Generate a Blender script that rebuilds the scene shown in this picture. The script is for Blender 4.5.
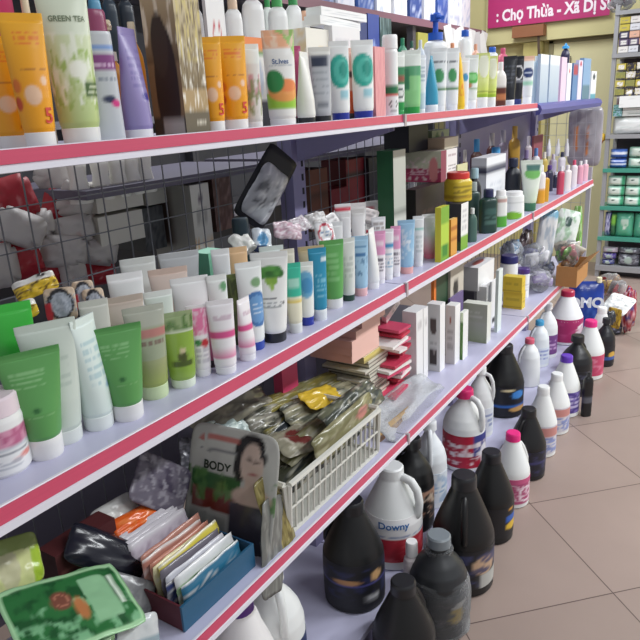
import bpy, math, random
from mathutils import Vector, Matrix, noise
for o in list(bpy.data.objects): bpy.data.objects.remove(o)
S = bpy.context.scene; COL = S.collection
PI = math.pi

# ---------------------------------------------------------------- camera
CAM = Vector((0, 0, 1.5)); FPX = 655.714
RV = Vector((0.84058864, 0.5392154, -0.05155091)); UV = Vector((-0.12530138, 0.28615281, 0.94995586)); FV = Vector((-0.52698227, 0.7920627, -0.30810123))
cd = bpy.data.cameras.new('camera'); cam = bpy.data.objects.new('camera', cd); COL.objects.link(cam)
cam.matrix_world = Matrix(((RV.x, UV.x, -FV.x, 0), (RV.y, UV.y, -FV.y, 0), (RV.z, UV.z, -FV.z, 1.5), (0, 0, 0, 1)))
cd.sensor_width = 36; cd.lens = FPX/640*36; cd.clip_start = .02
S.camera = cam
# ---------------------------------------------------------------- light
S.view_settings.view_transform = 'Standard'; S.view_settings.look = 'None'
S.view_settings.gamma = 1; S.view_settings.use_curve_mapping = False
S.view_settings.exposure = 0.2
W = bpy.data.worlds.new('world'); S.world = W; W.use_nodes = True
W.node_tree.nodes['Background'].inputs[0].default_value = (.95, .97, 1, 1)
W.node_tree.nodes['Background'].inputs[1].default_value = 0.36
def lamp(name, loc, sx, sy, power, color=(.95, .98, 1)):
    l = bpy.data.lights.new(name, 'AREA'); l.shape = 'RECTANGLE'; l.size = sx; l.size_y = sy; l.energy = power; l.color = color
    o = bpy.data.objects.new(name, l); COL.objects.link(o); o.location = loc
    return o
for i, y in enumerate((1.2, 3.1, 5.2)):
    lamp('ceiling_tube', (1.25, y, 2.75), .14, 1.3, (30, 66, 74)[i])
for i, y in enumerate((2.2, 4.9)):
    lamp('ceiling_tube', (-1.75, y, 2.95), .12, 1.3, 30)
# ---------------------------------------------------------------- materials
def s2l(c): return c/12.92 if c <= .04045 else ((c+.055)/1.055)**2.4
def hx(h):
    h = h.lstrip('#')
    if len(h) == 3: h = ''.join(q*2 for q in h)
    return tuple(s2l(int(h[i:i+2], 16)/255) for i in (0, 2, 4)) + (1,)
_m = {}
def mat(color, rough=.4, metal=0, kind='plastic'):
    key = (color, rough, metal, kind)
    if key in _m: return _m[key]
    m = bpy.data.materials.new(kind+'_'+color.strip('#')); m.use_nodes = True
    nt = m.node_tree; b = nt.nodes['Principled BSDF']
    b.inputs['Roughness'].default_value = rough; b.inputs['Metallic'].default_value = metal
    tn = nt.nodes.new('ShaderNodeTexNoise'); tn.inputs['Scale'].default_value = 9
    mx = nt.nodes.new('ShaderNodeMixRGB'); mx.blend_type = 'MULTIPLY'; mx.inputs[0].default_value = .12
    mx.inputs[1].default_value = hx(color); nt.links.new(tn.outputs['Fac'], mx.inputs[2]); nt.links.new(mx.outputs[0], b.inputs['Base Color'])
    _m[key] = m; return m
def print_mat(name, rough, clear=0):
    m = bpy.data.materials.new(name); m.use_nodes = True; nt = m.node_tree; b = nt.nodes['Principled BSDF']
    a = nt.nodes.new('ShaderNodeAttribute'); a.attribute_name = 'Print'; nt.links.new(a.outputs['Color'], b.inputs['Base Color'])
    b.inputs['Roughness'].default_value = rough
    if clear: b.inputs['Alpha'].default_value = 1-clear
    return m
M_PRINT = print_mat('printed_plastic', .33); M_CARD = print_mat('printed_card', .5); M_FOIL = print_mat('printed_foil', .22); M_JUG = print_mat('jug_plastic', .42)
M_GEL = print_mat('tinted_clear_plastic', .15, .25)
def film_mat():
    m = bpy.data.materials.new('clear_film'); m.use_nodes = True; nt = m.node_tree; nt.nodes.clear()
    o = nt.nodes.new('ShaderNodeOutputMaterial'); mix = nt.nodes.new('ShaderNodeMixShader'); t = nt.nodes.new('ShaderNodeBsdfTransparent'); g = nt.nodes.new('ShaderNodeBsdfPrincipled')
    g.inputs['Base Color'].default_value = (.8, .82, .85, 1); g.inputs['Roughness'].default_value = .12
    fr = nt.nodes.new('ShaderNodeFresnel'); fr.inputs[0].default_value = 1.5
    n = nt.nodes.new('ShaderNodeTexNoise'); n.inputs['Scale'].default_value = 40; bp = nt.nodes.new('ShaderNodeBump'); bp.inputs['Strength'].default_value = .6; bp.inputs['Distance'].default_value = .01
    nt.links.new(n.outputs['Fac'], bp.inputs['Height']); nt.links.new(bp.outputs[0], g.inputs['Normal']); nt.links.new(bp.outputs[0], fr.inputs['Normal'])
    ad = nt.nodes.new('ShaderNodeMath'); ad.operation = 'ADD'; ad.inputs[1].default_value = .05; nt.links.new(fr.outputs[0], ad.inputs[0])
    nt.links.new(ad.outputs[0], mix.inputs[0]); nt.links.new(t.outputs[0], mix.inputs[1]); nt.links.new(g.outputs[0], mix.inputs[2]); nt.links.new(mix.outputs[0], o.inputs[0])
    return m
M_FILM = film_mat()
# ---------------------------------------------------------------- object helpers
def tag(o, label=None, cat=None, group=None, kind=None):
    if label: o['label'] = label
    if cat: o['category'] = cat
    if group: o['group'] = group
    if kind: o['kind'] = kind
    return o
def empty(name, loc, rz=0, rx=0, ry=0):
    o = bpy.data.objects.new(name, None); COL.objects.link(o); o.location = loc; o.rotation_euler = (rx, ry, rz); o.empty_display_size = .02
    return o
def link(name, me, m, parent=None, loc=None, rot=None):
    o = bpy.data.objects.new(name, me); COL.objects.link(o)
    if m: me.materials.append(m)
    if parent: o.parent = parent
    if loc: o.location = loc
    if rot: o.rotation_euler = rot
    return o
class MB:
    def __init__(s): s.v = []; s.f = []; s.c = []
    def add(s, vs, fs, cols=None):
        n = len(s.v); s.v += [tuple(v) for v in vs]; s.f += [tuple(i+n for i in f) for f in fs]
        s.c += cols if cols else [(1, 1, 1, 1)]*len(vs)
        return s
    def box(s, x0, x1, y0, y1, z0, z1):
        vs = [(x, y, z) for z in (z0, z1) for x, y in ((x0, y0), (x1, y0), (x1, y1), (x0, y1))]
        return s.add(vs, [(3, 2, 1, 0), (4, 5, 6, 7), (0, 1, 5, 4), (1, 2, 6, 5), (2, 3, 7, 6), (3, 0, 4, 7)])
    def tube(s, pts, r, n=8, closed=False):
        pts = [Vector(p) for p in pts]; rings = []; up = None
        for i, p in enumerate(pts):
            a = pts[i-1] if (i or closed) else p; b = pts[(i+1) % len(pts)] if (i < len(pts)-1 or closed) else p
            d = (b-a).normalized()
            if up is None: up = d.orthogonal().normalized()
            up = (up - d*up.dot(d)).normalized(); w = d.cross(up); rr = r[i] if isinstance(r, (list, tuple)) else r
            rings.append([p+(up*math.cos(2*PI*k/n)+w*math.sin(2*PI*k/n))*rr for k in range(n)])
        vs = [v for rg in rings for v in rg]; fs = []; m = len(rings)
        for i in range(m if closed else m-1):
            j = (i+1) % m
            for k in range(n): fs.append((i*n+k, i*n+(k+1) % n, j*n+(k+1) % n, j*n+k))
        if not closed: fs += [tuple(range(n))[::-1], tuple((m-1)*n+k for k in range(n))]
        return s.add(vs, fs)
    def prism(s, poly, axis, a, b):      # poly extruded along an axis
        def p3(q, t): return (q[0], t, q[1]) if axis == 'y' else (t, q[0], q[1]) if axis == 'x' else (q[0], q[1], t)
        n = len(poly); vs = [p3(q, a) for q in poly]+[p3(q, b) for q in poly]
        return s.add(vs, [tuple(range(n)), tuple(range(2*n-1, n-1, -1))]+[(i, i+n, (i+1) % n+n, (i+1) % n) for i in range(n)])
    def mesh(s, name, smooth=False, col=False):
        me = bpy.data.meshes.new(name); me.from_pydata(s.v, [], s.f)
        if col:
            at = me.color_attributes.new('Print', 'FLOAT_COLOR', 'POINT'); at.data.foreach_set('color', [q for c in s.c for q in c])
        if smooth: me.polygons.foreach_set('use_smooth', [True]*len(me.polygons))
        me.update(); return me
    def build(s, name, m, parent=None, smooth=False, col=False, loc=None, rot=None): return link(name, s.mesh(name, smooth, col), m, parent, loc, rot)
# painting: a base colour and layers of printed shapes in (u, v)
EPS = [.02]
def cl(x): return 0. if x < 0 else 1. if x > 1 else x
def paint(P, u, v, seed=0):
    if isinstance(P, str): return hx(P)
    base, L = P[0], P[1]; c = hx(base); E = EPS[0]
    def put(q, a): return tuple(c[i]*(1-a)+q[i]*a for i in range(4))
    def inside(x, a, b, e): return cl((x-(a if a > -.999 or e == 0 else -9))/e+.5)*cl((b-x)/e+.5)
    for l in L:
        k = l[0]
        if k == 'b':
            a = inside(v, l[1] if l[1] > 0 else -2, l[2] if l[2] < 1 else 3, E)
            if a > 0: c = put(hx(l[3]), a)
        elif k == 'r':
            a = inside(u, l[1], l[2], E*2)*inside(v, l[3] if l[3] > 0 else -2, l[4] if l[4] < 1 else 3, E)
            if a > 0: c = put(hx(l[5]), a)
        elif k == 'e':
            q = math.hypot((u-l[1])/l[3], (v-l[2])/l[4]); a = cl((1-q)*min(l[3]/2, l[4])/E+.5)
            if a > 0: c = put(hx(l[5]), a)
        elif k == 'o':
            q = ((u-l[1])/l[3])**2+((v-l[2])/l[4])**2
            if .6 <= q <= 1: c = hx(l[5])
        elif k == 'g':
            if l[1] <= v <= l[2]:
                t = (v-l[1])/(l[2]-l[1]); a, b = hx(l[3]), hx(l[4]); c = tuple(a[i]*(1-t)+b[i]*t for i in range(4))
        elif k == 't':        # lines of small print
            if l[1] <= u <= l[2] and l[3] <= v <= l[4]:
                n = l[6]; q = (v-l[3])/(l[4]-l[3])*n
                if .3 < q % 1 < .8: c = put(hx(l[5]), cl((noise.noise((u*9, int(q)*3.7, seed))+.22)/.2+.5)*.9)
        elif k == 'n':        # blotchy pattern
            if l[4] <= v <= l[5]:
                a = cl((noise.noise((u*l[1], v*l[1]*1.4, seed))+.4*noise.noise((u*l[1]*2.7, v*l[1]*3.5, seed))-l[2])/.3+.5)*.9
                if a > 0: c = put(hx(l[3]), a)
        elif k == 'd':        # diagonal half
            if v > l[1]+l[2]*u: c = hx(l[3])
    return c
def interp(ctrl, nv):
    zs = sorted(set([c[0] for c in ctrl]+[ctrl[0][0]+(ctrl[-1][0]-ctrl[0][0])*i/nv for i in range(nv+1)]))
    out = []
    for z in zs:
        for a, b in zip(ctrl, ctrl[1:]):
            if a[0]-1e-9 <= z <= b[0]+1e-9:
                t = (z-a[0])/(b[0]-a[0]) if b[0] > a[0] else 0
                out.append((z,)+tuple(a[i]*(1-t)+b[i]*t for i in range(1, len(a)))); break
    return out
def ring_at(ctrl, z): 
    for a, b in zip(ctrl, ctrl[1:]):
        if a[0] <= z <= b[0]:
            t = (z-a[0])/(b[0]-a[0]) if b[0] > a[0] else 0
            return tuple(a[i]*(1-t)+b[i]*t for i in range(1, len(a)))
    return ctrl[-1][1:]
def se(th, b, a, n):
    c, s = math.cos(th), math.sin(th); e = 2/n
    return b*math.copysign(abs(c)**e, c), a*math.copysign(abs(s)**e, s)
def loft_mb(ctrl, P, nu=28, nv=24, seed=0, mb=None, v0=None, v1=None):
    # ctrl rows: (z, half width along y, half depth along x, roundness exponent); front is +x
    mb = mb or MB(); R = interp(ctrl, nv); z0 = R[0][0] if v0 is None else v0; z1 = R[-1][0] if v1 is None else v1
    vs, cs, fs = [], [], []
    for z, a, b, n in R:
        for k in range(nu):
            th = 2*PI*k/nu
            if th > PI: th -= 2*PI
            x, y = se(th, b, a, n); vs.append((x, y, z)); cs.append(paint(P, th/(PI/2), (z-z0)/(z1-z0), seed))
    for i in range(len(R)-1):
        for k in range(nu): fs.append((i*nu+k, i*nu+(k+1) % nu, (i+1)*nu+(k+1) % nu, (i+1)*nu+k))
    fs.append(tuple(range(nu))[::-1]); fs.append(tuple((len(R)-1)*nu+k for k in range(nu)))
    return mb.add(vs, fs, cs)
def smooth_by_angle(o, deg=40):
    me = o.data
    try: me.set_sharp_from_angle(angle=math.radians(deg))
    except Exception: pass
def loft(name, ctrl, P, parent, m=None, nu=28, nv=24, seed=0, loc=None):
    o = loft_mb(ctrl, P, nu, nv, seed).build(name, m or M_PRINT, parent, True, True, loc); smooth_by_angle(o); return o
_deps = None
def text_mesh(body, size, bold=.0):
    cu = bpy.data.curves.new('lettering', 'FONT'); cu.body = body; cu.size = size; cu.align_x = 'CENTER'; cu.align_y = 'CENTER'; cu.offset = bold*size; cu.resolution_u = 3
    o = bpy.data.objects.new('lettering_tmp', cu); COL.objects.link(o); bpy.context.view_layer.update()
    me = bpy.data.meshes.new_from_object(o.evaluated_get(bpy.context.evaluated_depsgraph_get()))
    bpy.data.objects.remove(o); bpy.data.curves.remove(cu); return me
def letter_flat(body, size, color, parent, mtx, bold=.02):
    me = text_mesh(body, size, bold); me.transform(mtx); me.materials.clear()
    return link('lettering', me, mat(color, .45), parent)
FRONT = Matrix(((0, 0, 1, 0), (1, 0, 0, 0), (0, 1, 0, 0), (0, 0, 0, 1)))     # text plane facing +x
def letter_front(body, size, color, parent, x, y, z, bold=.02): return letter_flat(body, size, color, parent, Matrix.Translation((x, y, z)) @ FRONT, bold)
LEFT = Matrix(((1, 0, 0, 0), (0, 0, -1, 0), (0, 1, 0, 0), (0, 0, 0, 1)))     # text plane facing -y
def letter_wrap(body, size, color, parent, ctrl, u, z, rot=0, bold=.02):
    me = text_mesh(body, size, bold)
    if rot: me.transform(Matrix.Rotation(rot, 4, 'Z'))
    for v in me.vertices:
        a, b, n = ring_at(ctrl, z+v.co.y); th = u*PI/2+v.co.x/max(a, .01); x, y = se(th, b, a, n); l = math.hypot(x, y) or 1
        nx, ny = math.cos(th)/max(b, .004), math.sin(th)/max(a, .004); q = math.hypot(nx, ny)
        v.co = (x+nx/q*.0012, y+ny/q*.0012, z+v.co.y)
    me.materials.clear(); return link('lettering', me, mat(color, .45), parent)
# ---------------------------------------------------------------- layout helpers: camera rays meet the real shelf planes
XF, XB = -.74, -1.05
ZT, ZM, ZL, ZD = 1.467, 1.042, .597, .12
JY = [.335, 1.525, 2.715, 3.905]
def ray(px, py): return FV*FPX+RV*(px-320)-UV*(py-320)
def on_z(px, py, z): d = ray(px, py); return CAM+d*((z-CAM.z)/d.z)
def on_x(px, py, x): d = ray(px, py); return CAM+d*(x/d.x)
def on_y(px, py, y): d = ray(px, py); return CAM+d*(y/d.y)
def dep(P): return (Vector(P)-CAM).dot(FV)
def y_at(px, x, z):
    n = RV*FPX-FV*(px-320); return -(n.x*x+n.z*(z-CAM.z))/n.y
def x_at(px, y, z):
    n = RV*FPX-FV*(px-320); return -(n.y*y+n.z*(z-CAM.z))/n.x
def z_at(py, x, y):
    n = UV*FPX+FV*(py-320); return CAM.z-(n.x*x+n.y*y)/n.z
FOOT = []
def corners(x, y, dx, dy, rz):
    c, s = math.cos(rz), math.sin(rz)
    return [(x+c*a*dx/2-s*b*dy/2, y+s*a*dx/2+c*b*dy/2) for a, b in ((1, 1), (-1, 1), (-1, -1), (1, -1))]
def sat(A, B):
    for P in (A, B):
        for i in range(4):
            ax = (P[i][1]-P[(i+1) % 4][1], P[(i+1) % 4][0]-P[i][0])
            pa = [q[0]*ax[0]+q[1]*ax[1] for q in A]; pb = [q[0]*ax[0]+q[1]*ax[1] for q in B]
            if max(pa) <= min(pb) or max(pb) <= min(pa): return False
    return True
def clash(foot, z0, z1):
    return any(z0 < b1-.002 and z1 > b0+.002 and sat(foot, f) for f, b0, b1 in FOOT)
def claim(foot, z0, z1): FOOT.append((foot, z0, z1))
NUDGED = []
def place(l, r, ty, z, d, dx, dy_k, k, by=None, xlim=None, wfix=None, rzfix=None, note='', force=False):
    """position, height, width and turn of a thing whose left/right/top edges and distance behind the shelf edge are known"""
    px = (l+r)/2; lo = xlim[0] if xlim else XB+.004; hi = xlim[1] if xlim else XF-.004
    best = None
    for step in (0, .008, -.008, .016, -.016, .024, -.024, .032, .04, .05, .06, .07, .08, -.035, .1, .12, -.05):
        if by is not None and step == 0:
            p = on_z(px, by, z); q = Vector((p.x, p.y, 0)).normalized(); x = p.x+q.x*dx*.5; y = None
        elif by is not None:
            p = on_z(px, by, z); q = Vector((p.x, p.y, 0)).normalized(); x = p.x+q.x*dx*.5-step
        else: x = XF-d-step
        x = min(max(x, lo+dx/2), hi-dx/2)
        y = y_at(px, x, z+.05); h = z_at(ty, x, y)-z
        y = y_at(px, x, z+h*.4); h = z_at(ty, x, y)-z
        ph = math.atan2(-y, -x); rz = rzfix if rzfix is not None else ph*k
        wv = (r-l)*dep((x, y, z+h/2))/FPX; w = wfix or wv/max(.4, math.cos(ph-rz))
        foot = corners(x, y, dx, w*(dy_k or .97), rz)
        if not best: best = (x, y, h, w, rz, foot)
        if force or not clash(foot, z, z+h): best = (x, y, h, w, rz, foot); break
    else: NUDGED.append(note)
    claim(best[5], z, z+best[2]); return best[:5]
def res(h, z): return None
def detail(h, x, y, z):
    p = h*FPX/dep((x, y, z)); return (56, 56) if p > 85 else (32, 30) if p > 45 else (22, 18) if p > 20 else (14, 10)
SEED = [0]
def seed(): SEED[0] += 1.37; return SEED[0]
# ---------------------------------------------------------------- kinds of goods
def tube(l, r, ty, label, body, cap='#f2f2f2', d=.035, z=ZM, ch=.13, k=.7, by=None, group=None, cr=.4, w=None, rz=None, lets=(), m=None, th=.003, name='cosmetic_tube', capm=None, xlim=None, force=False):
    W0 = w or (r-l)*dep((XF-d, y_at((l+r)/2, XF-d, z), z))/FPX; dx = max(.022, min(.05, W0*cr*2))
    x, y, h, W1, RZ = place(l, r, ty, z, d, dx, .84, k, by, xlim, w, rz, label, force)
    rc = dx/2; nu, nv = detail(h, x, y, z); a = max(W1/2, rc*1.02)
    root = empty(name, (x, y, z), RZ); tag(root, label, 'tube', group)
    c0 = h*ch; ctrl = [(c0*.97, rc*.96, rc*.96, 2), (c0+h*.03, rc*1.04, rc*1.04, 2), (c0+h*.25, rc*1.04+(a-rc)*.3, rc*.95, 2), (h*.75, rc+(a-rc)*.75, rc*.5, 2), (h*.93, a*.99, th*1.3, 2.3), (h*.94, a, th*.7, 3), (h, a, th*.6, 3)]
    s = seed(); loft('tube_body', ctrl, body, root, m, nu, nv, s)
    cc = [(0, rc*.93, rc*.93, 2), (c0*.1, rc*.97, rc*.97, 2), (c0*.96, rc*1.0, rc*1.0, 2), (c0, rc*.96, rc*.96, 2)]
    loft('cap', cc, cap, root, None, max(16, nu//2), 3)
    for t, sz, colr, u, vz in lets: letter_wrap(t, sz, colr, root, ctrl, u, h*vz)
    return root
SH = {  # profiles: (height fraction, radius fraction); the last row is where the cap starts
 'straight': [(0, .94), (.02, 1), (.72, 1), (.78, .9), (.82, .5), (.83, .42)],
 'round': [(0, .9), (.03, 1), (.6, 1), (.7, .92), (.77, .7), (.82, .42), (.84, .38)],
 'can': [(0, .95), (.02, 1), (.8, 1), (.82, .93), (.84, .9)],
 'should': [(0, .94), (.02, 1), (.84, 1), (.885, .9), (.91, .62), (.92, .5)],
 'jar': [(0, .9), (.05, 1), (.7, 1), (.76, .95), (.78, .86)],
 'tall': [(0, .95), (.02, 1), (.8, 1), (.86, .8), (.9, .4), (.91, .35)],
 'flip': [(0, .94), (.02, 1), (.82, .93), (.84, .9)],
 'cone': [(0, .95), (.02, 1), (.45, 1), (.6, .85), (.8, .45), (.86, .33), (.87, .3)]}
def bottle(l, r, ty, label, body, cap='#f2f2f2', shape='straight', top='cap', d=.04, z=ZM, k=.6, by=None, group=None, flat=.7, capr=None, name='lotion_bottle', cat='bottle', lets=(), m=None, xlim=None, w=None, neck='#f2f2f2'):
    W0 = w or (r-l)*dep((XF-d, y_at((l+r)/2, XF-d, z), z))/FPX; dx = min(W0*flat, .12)
    x, y, h, W1, RZ = place(l, r, ty, z, d, dx, None, k, by, xlim, W0, None, label)
    nu, nv = detail(h, x, y, z); a = W0/2; b = a*flat; root = empty(name, (x, y, z), RZ); tag(root, label, cat, group)
    pr = SH[shape]; hb = .8 if top == 'pump' else 1; nn = 2 if flat > .9 else 2.5
    nr = pr[-1][1]*a; ctrl = [(f*h*hb, max(q*a, .002), max(min(q*b, q*a) if q > .55 else q*a*min(1, flat+.25), .002), nn if q > .6 else 2) for f, q in pr]
    loft('bottle_body', ctrl, body, root, m, nu, nv, seed())
    z0 = ctrl[-1][0]; cr = (capr*a if capr else nr*1.12); cb = cr if shape not in ('flip', 'jar', 'can') or flat > .9 else cr*flat
    if top == 'pump':
        zc = z0+h*.07
        loft('collar', [(z0-.001, cr*1.15, cr*1.15, 2), (zc, cr*1.1, cr*1.1, 2)], neck, root, None, 16, 2)
        pb = loft_mb([(zc, cr*.4, cr*.4, 2), (h*.93, cr*.4, cr*.4, 2)], cap, 12, 2)
        loft_mb([(h*.92, cr*.8, cr*.8, 2), (h*.985, cr*.8, cr*.8, 2), (h, cr*.6, cr*.6, 2)], cap, 14, 3, 0, pb)
        c = hx(cap); n0 = len(pb.v); pb.tube([(0, 0, h*.96), (cr*1.4, 0, h*.955), (cr*2.2, 0, h*.935)], cr*.32, 8); pb.c[n0:] = [c]*(len(pb.v)-n0)
        o = pb.build('pump', M_PRINT, root, True, True); smooth_by_angle(o)
    elif top == 'dropper':
        loft('dropper_cap', [(z0-.001, cr*1.05, cr*1.05, 2), (z0+(h-z0)*.4, cr, cr, 2), (z0+(h-z0)*.5, cr*.5, cr*.5, 2), (h*.98, cr*.35, cr*.35, 2), (h, cr*.15, cr*.15, 2)], cap, root, None, 14, 4)
    else:
        loft('cap', [(z0-.001, cr, cb, 2), (h-(h-z0)*.12, cr*.97, cb*.97, 2), (h, cr*.88, cb*.88, 2)], cap, root, None, 18, 3)
    for t, sz, colr, u, vz in lets: letter_wrap(t, sz, colr, root, ctrl, u, h*vz)
    return root
def face_grid(mb, o, du, dv, P, nu, nv, s):
    o, du, dv = Vector(o), Vector(du), Vector(dv)
    if isinstance(P, str): nu = nv = 1
    vs, cs, fs = [], [], []
    for j in range(nv+1):
        for i in range(nu+1):
            vs.append(o+du*(i/nu)+dv*(j/nv)); cs.append(paint(P, 2*i/nu-1, j/nv, s))
    for j in range(nv):
        for i in range(nu): a = j*(nu+1)+i; fs.append((a, a+1, a+nu+2, a+nu+1))
    mb.add(vs, fs, cs)
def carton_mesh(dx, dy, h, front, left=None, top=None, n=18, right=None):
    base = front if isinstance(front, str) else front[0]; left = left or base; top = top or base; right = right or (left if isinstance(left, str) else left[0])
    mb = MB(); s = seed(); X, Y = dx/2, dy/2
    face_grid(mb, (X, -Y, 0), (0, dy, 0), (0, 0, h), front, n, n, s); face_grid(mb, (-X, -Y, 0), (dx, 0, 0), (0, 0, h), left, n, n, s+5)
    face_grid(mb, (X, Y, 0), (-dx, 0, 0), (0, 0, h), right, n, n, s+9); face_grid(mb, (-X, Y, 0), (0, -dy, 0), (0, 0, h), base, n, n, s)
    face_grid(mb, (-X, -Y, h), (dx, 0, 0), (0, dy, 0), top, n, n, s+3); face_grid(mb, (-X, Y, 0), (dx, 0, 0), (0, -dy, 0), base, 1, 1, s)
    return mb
def carton(l, mpx, r, ty, label, front, left=None, top=None, d=.01, z=ZM, by=None, dp=None, wd=None, group=None, name='carton', cat='box', rz=0, h=None, xback=None, m=None, lets=(), n=18, free=False, cols=False):
    x = XF-d
    if by is not None: x = min(on_z(mpx, by, z).x, XF-.005 if not free else 9)
    y = y_at(mpx, x, z+.03); h = h or z_at(ty, x, y)-z; y = y_at(mpx, x, z+h*.5)
    w = wd or max(.006, y_at(r, x, z+h*.5)-y)
    if dp is None: dp = x-x_at(l, y, z+h*.5)
    if not free: dp = min(dp, x-XB-.006)
    dp = max(dp, .006)
    for q in (0, .006, .012, .02, .03, -.008, -.016, -.025):
        foot = corners(x-dp/2, y+q+w/2, dp*.97, w*.97, 0)
        if not clash(foot, z, z+h): break
    else: q = 0; NUDGED.append(label)
    claim(foot, z, z+h)
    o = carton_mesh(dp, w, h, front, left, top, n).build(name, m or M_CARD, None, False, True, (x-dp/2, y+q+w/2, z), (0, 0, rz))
    tag(o, label, cat, group); o['_h'] = h
    for t, sz, colr, fy, fz in lets: letter_front(t, sz, colr, o, dp/2+.0008, fy*w/2, fz*h)
    return o
def pouch_mesh(w, h, t, P, n=20, corner=.12, wob=.0, seedv=None):
    s = seed() if seedv is None else seedv; mb = MB()
    for side in (1, -1):
        vs, cs, fs = [], [], []
        for j in range(n+1):
            for i in range(n+1):
                u, v = 2*i/n-1, 2*j/n-1
                fu = u; fv = v
                # rounded corners
                ex = 8; q = (abs(u)**ex+abs(v)**ex)**(1/ex); mx = max(abs(u), abs(v)); sc = (mx/q if q > 0 else 1); sc = 1-(1-sc)*corner/.083*.9
                fu *= sc; fv *= sc
                bul = (1-u**4)*(1-v**4); wx = noise.noise((u*2.1, v*2.1, s))*wob+noise.noise((u*5, v*5, s+3))*wob*.35
                vs.append((side*(t/2*bul+.0006)+wx, fu*w/2, h/2+fv*h/2)); cs.append(paint(P if side > 0 or isinstance(P, str) else P[0], u, (v+1)/2, s))
        for j in range(n):
            for i in range(n):
                a = j*(n+1)+i; f = (a, a+1, a+n+2, a+n+1); fs.append(f if side > 0 else f[::-1])
        mb.add(vs, fs, cs)
    N = (n+1)**2; edge = [i for i in range(n)]+[i*(n+1)+n for i in range(n)]+[n*(n+1)+n-i for i in range(n)]+[(n-i)*(n+1) for i in range(n)]
    mb.f += [(edge[i], edge[i]+N, edge[(i+1) % len(edge)]+N, edge[(i+1) % len(edge)]) for i in range(len(edge))]
    return mb
def pouch(loc, w, h, t, P, label, cat='packet', name='sachet', rz=0, ry=0, rx=0, group=None, m=None, n=18, corner=.1, wob=.004, parent=None):
    o = pouch_mesh(w, h, t, P, n, corner, wob).build(name, m or M_FOIL, parent, True, True, loc, (rx, ry, rz))
    if label: tag(o, label, cat, group)
    return o
def stand_pouch(x, l, r, ty, zb, t, P, label, ry=0, rz=0, hmax=None, **kw):
    y0, zt = None, None; px = (l+r)/2; p = on_x(px, ty, x); h = p.z-zb
    if hmax: h = min(h, hmax)
    w = (r-l)*dep(p)/FPX/max(.35, abs(math.sin(math.atan2(p.y, -p.x)-PI/2+0*rz)))*.62
    w = max(y_at(r, x, p.z-.02)-y_at(l, x, p.z-.02), .02)
    return pouch((x-math.sin(ry)*h*.0, p.y, p.z-h), w, h, t, P, label, rz=rz, ry=ry, **kw)
JP = {'cone': [(0, .93), (.015, 1), (.46, 1), (.5, .98), (.56, .91), (.66, .76), (.77, .58), (.85, .45), (.88, .40), (.9, .39)],
      'round': [(0, .95), (.02, 1), (.1, 1.0), (.46, .99), (.56, .97), (.65, .86), (.73, .66), (.8, .43), (.85, .3), (.9, .27)],
      'slim': [(0, .93), (.02, 1), (.4, .97), (.62, .9), (.75, .72), (.84, .45), (.88, .36), (.9, .34)]}
def jug(l, r, ty, label, body, cap, lab=None, z=0, d=None, prof='cone', by=None, hang=None, group=None, rad=None, handle='rib', lv=(.08, .44), lets=(), k=.8, xr=(-1.05, -.42), name='detergent_jug', capr=.41, ph=None):
    dd = d if d is not None else .08
    x0 = XF-dd; y0 = y_at((l+r)/2, x0, z+.1); R = rad or (r-l)/2*dep((x0, y0, z+.1))/FPX
    x, y, h, W1, RZ = place(l, r, ty, z, dd, R*1.72, None, k, by, xr, R*1.9, None, label)
    nu, nv = (36, 30); root = empty(name, (x, y, z), RZ); tag(root, label, 'jug', group)
    ctrl = [(f*h, q*R, q*R, 2) for f, q in JP[prof]]
    loft('jug_body', ctrl, body, root, M_JUG, nu, nv, seed())
    zc = h*.895; loft('cap', [(zc, R*capr, R*capr, 2), (h*.985, R*capr*.97, R*capr*.97, 2), (h, R*capr*.85, R*capr*.85, 2)], cap, root, None, 20, 3)
    ang = ph if ph is not None else 1.25
    def at(f, q, a=ang): return (math.cos(a)*q*R, math.sin(a)*q*R, f*h)
    bc = body if isinstance(body, str) else body[0]
    if handle == 'rib':
        pts = [at(.84, .3), at(.825, .5), at(.76, .68), at(.68, .82), at(.6, .93), at(.53, .95), at(.5, .9)]
    else:
        pts = [at(.87, .15), at(.9, .45), at(.88, .72), at(.8, .92), at(.68, 1.0), at(.58, .97), at(.52, .88)]
    mb = MB(); fine = []
    for i in range(len(pts)-1):
        for q in (0, .5): fine.append(Vector(pts[i]).lerp(Vector(pts[i+1]), q))
    fine.append(Vector(pts[-1])); mb.tube(fine, R*(.11 if handle == 'rib' else .14), 10); mb.build('handle', mat(bc, .42), root, True)
    if lab:
        lc = [(h*(lv[0]+(lv[1]-lv[0])*i/6), (ring_at(ctrl, h*(lv[0]+(lv[1]-lv[0])*i/6))[0])+.0009) for i in range(7)]; lc = [(a, b, b, 2) for a, b in lc]
        loft('label', lc, lab, root, M_CARD, 44, 26, seed())
        for t, sz, colr, u, vz in lets: letter_wrap(t, sz, colr, root, [(0, lc[0][1]+.001, lc[0][1]+.001, 2), (h, lc[0][1]+.001, lc[0][1]+.001, 2)], u, h*vz)
    return root
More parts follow.
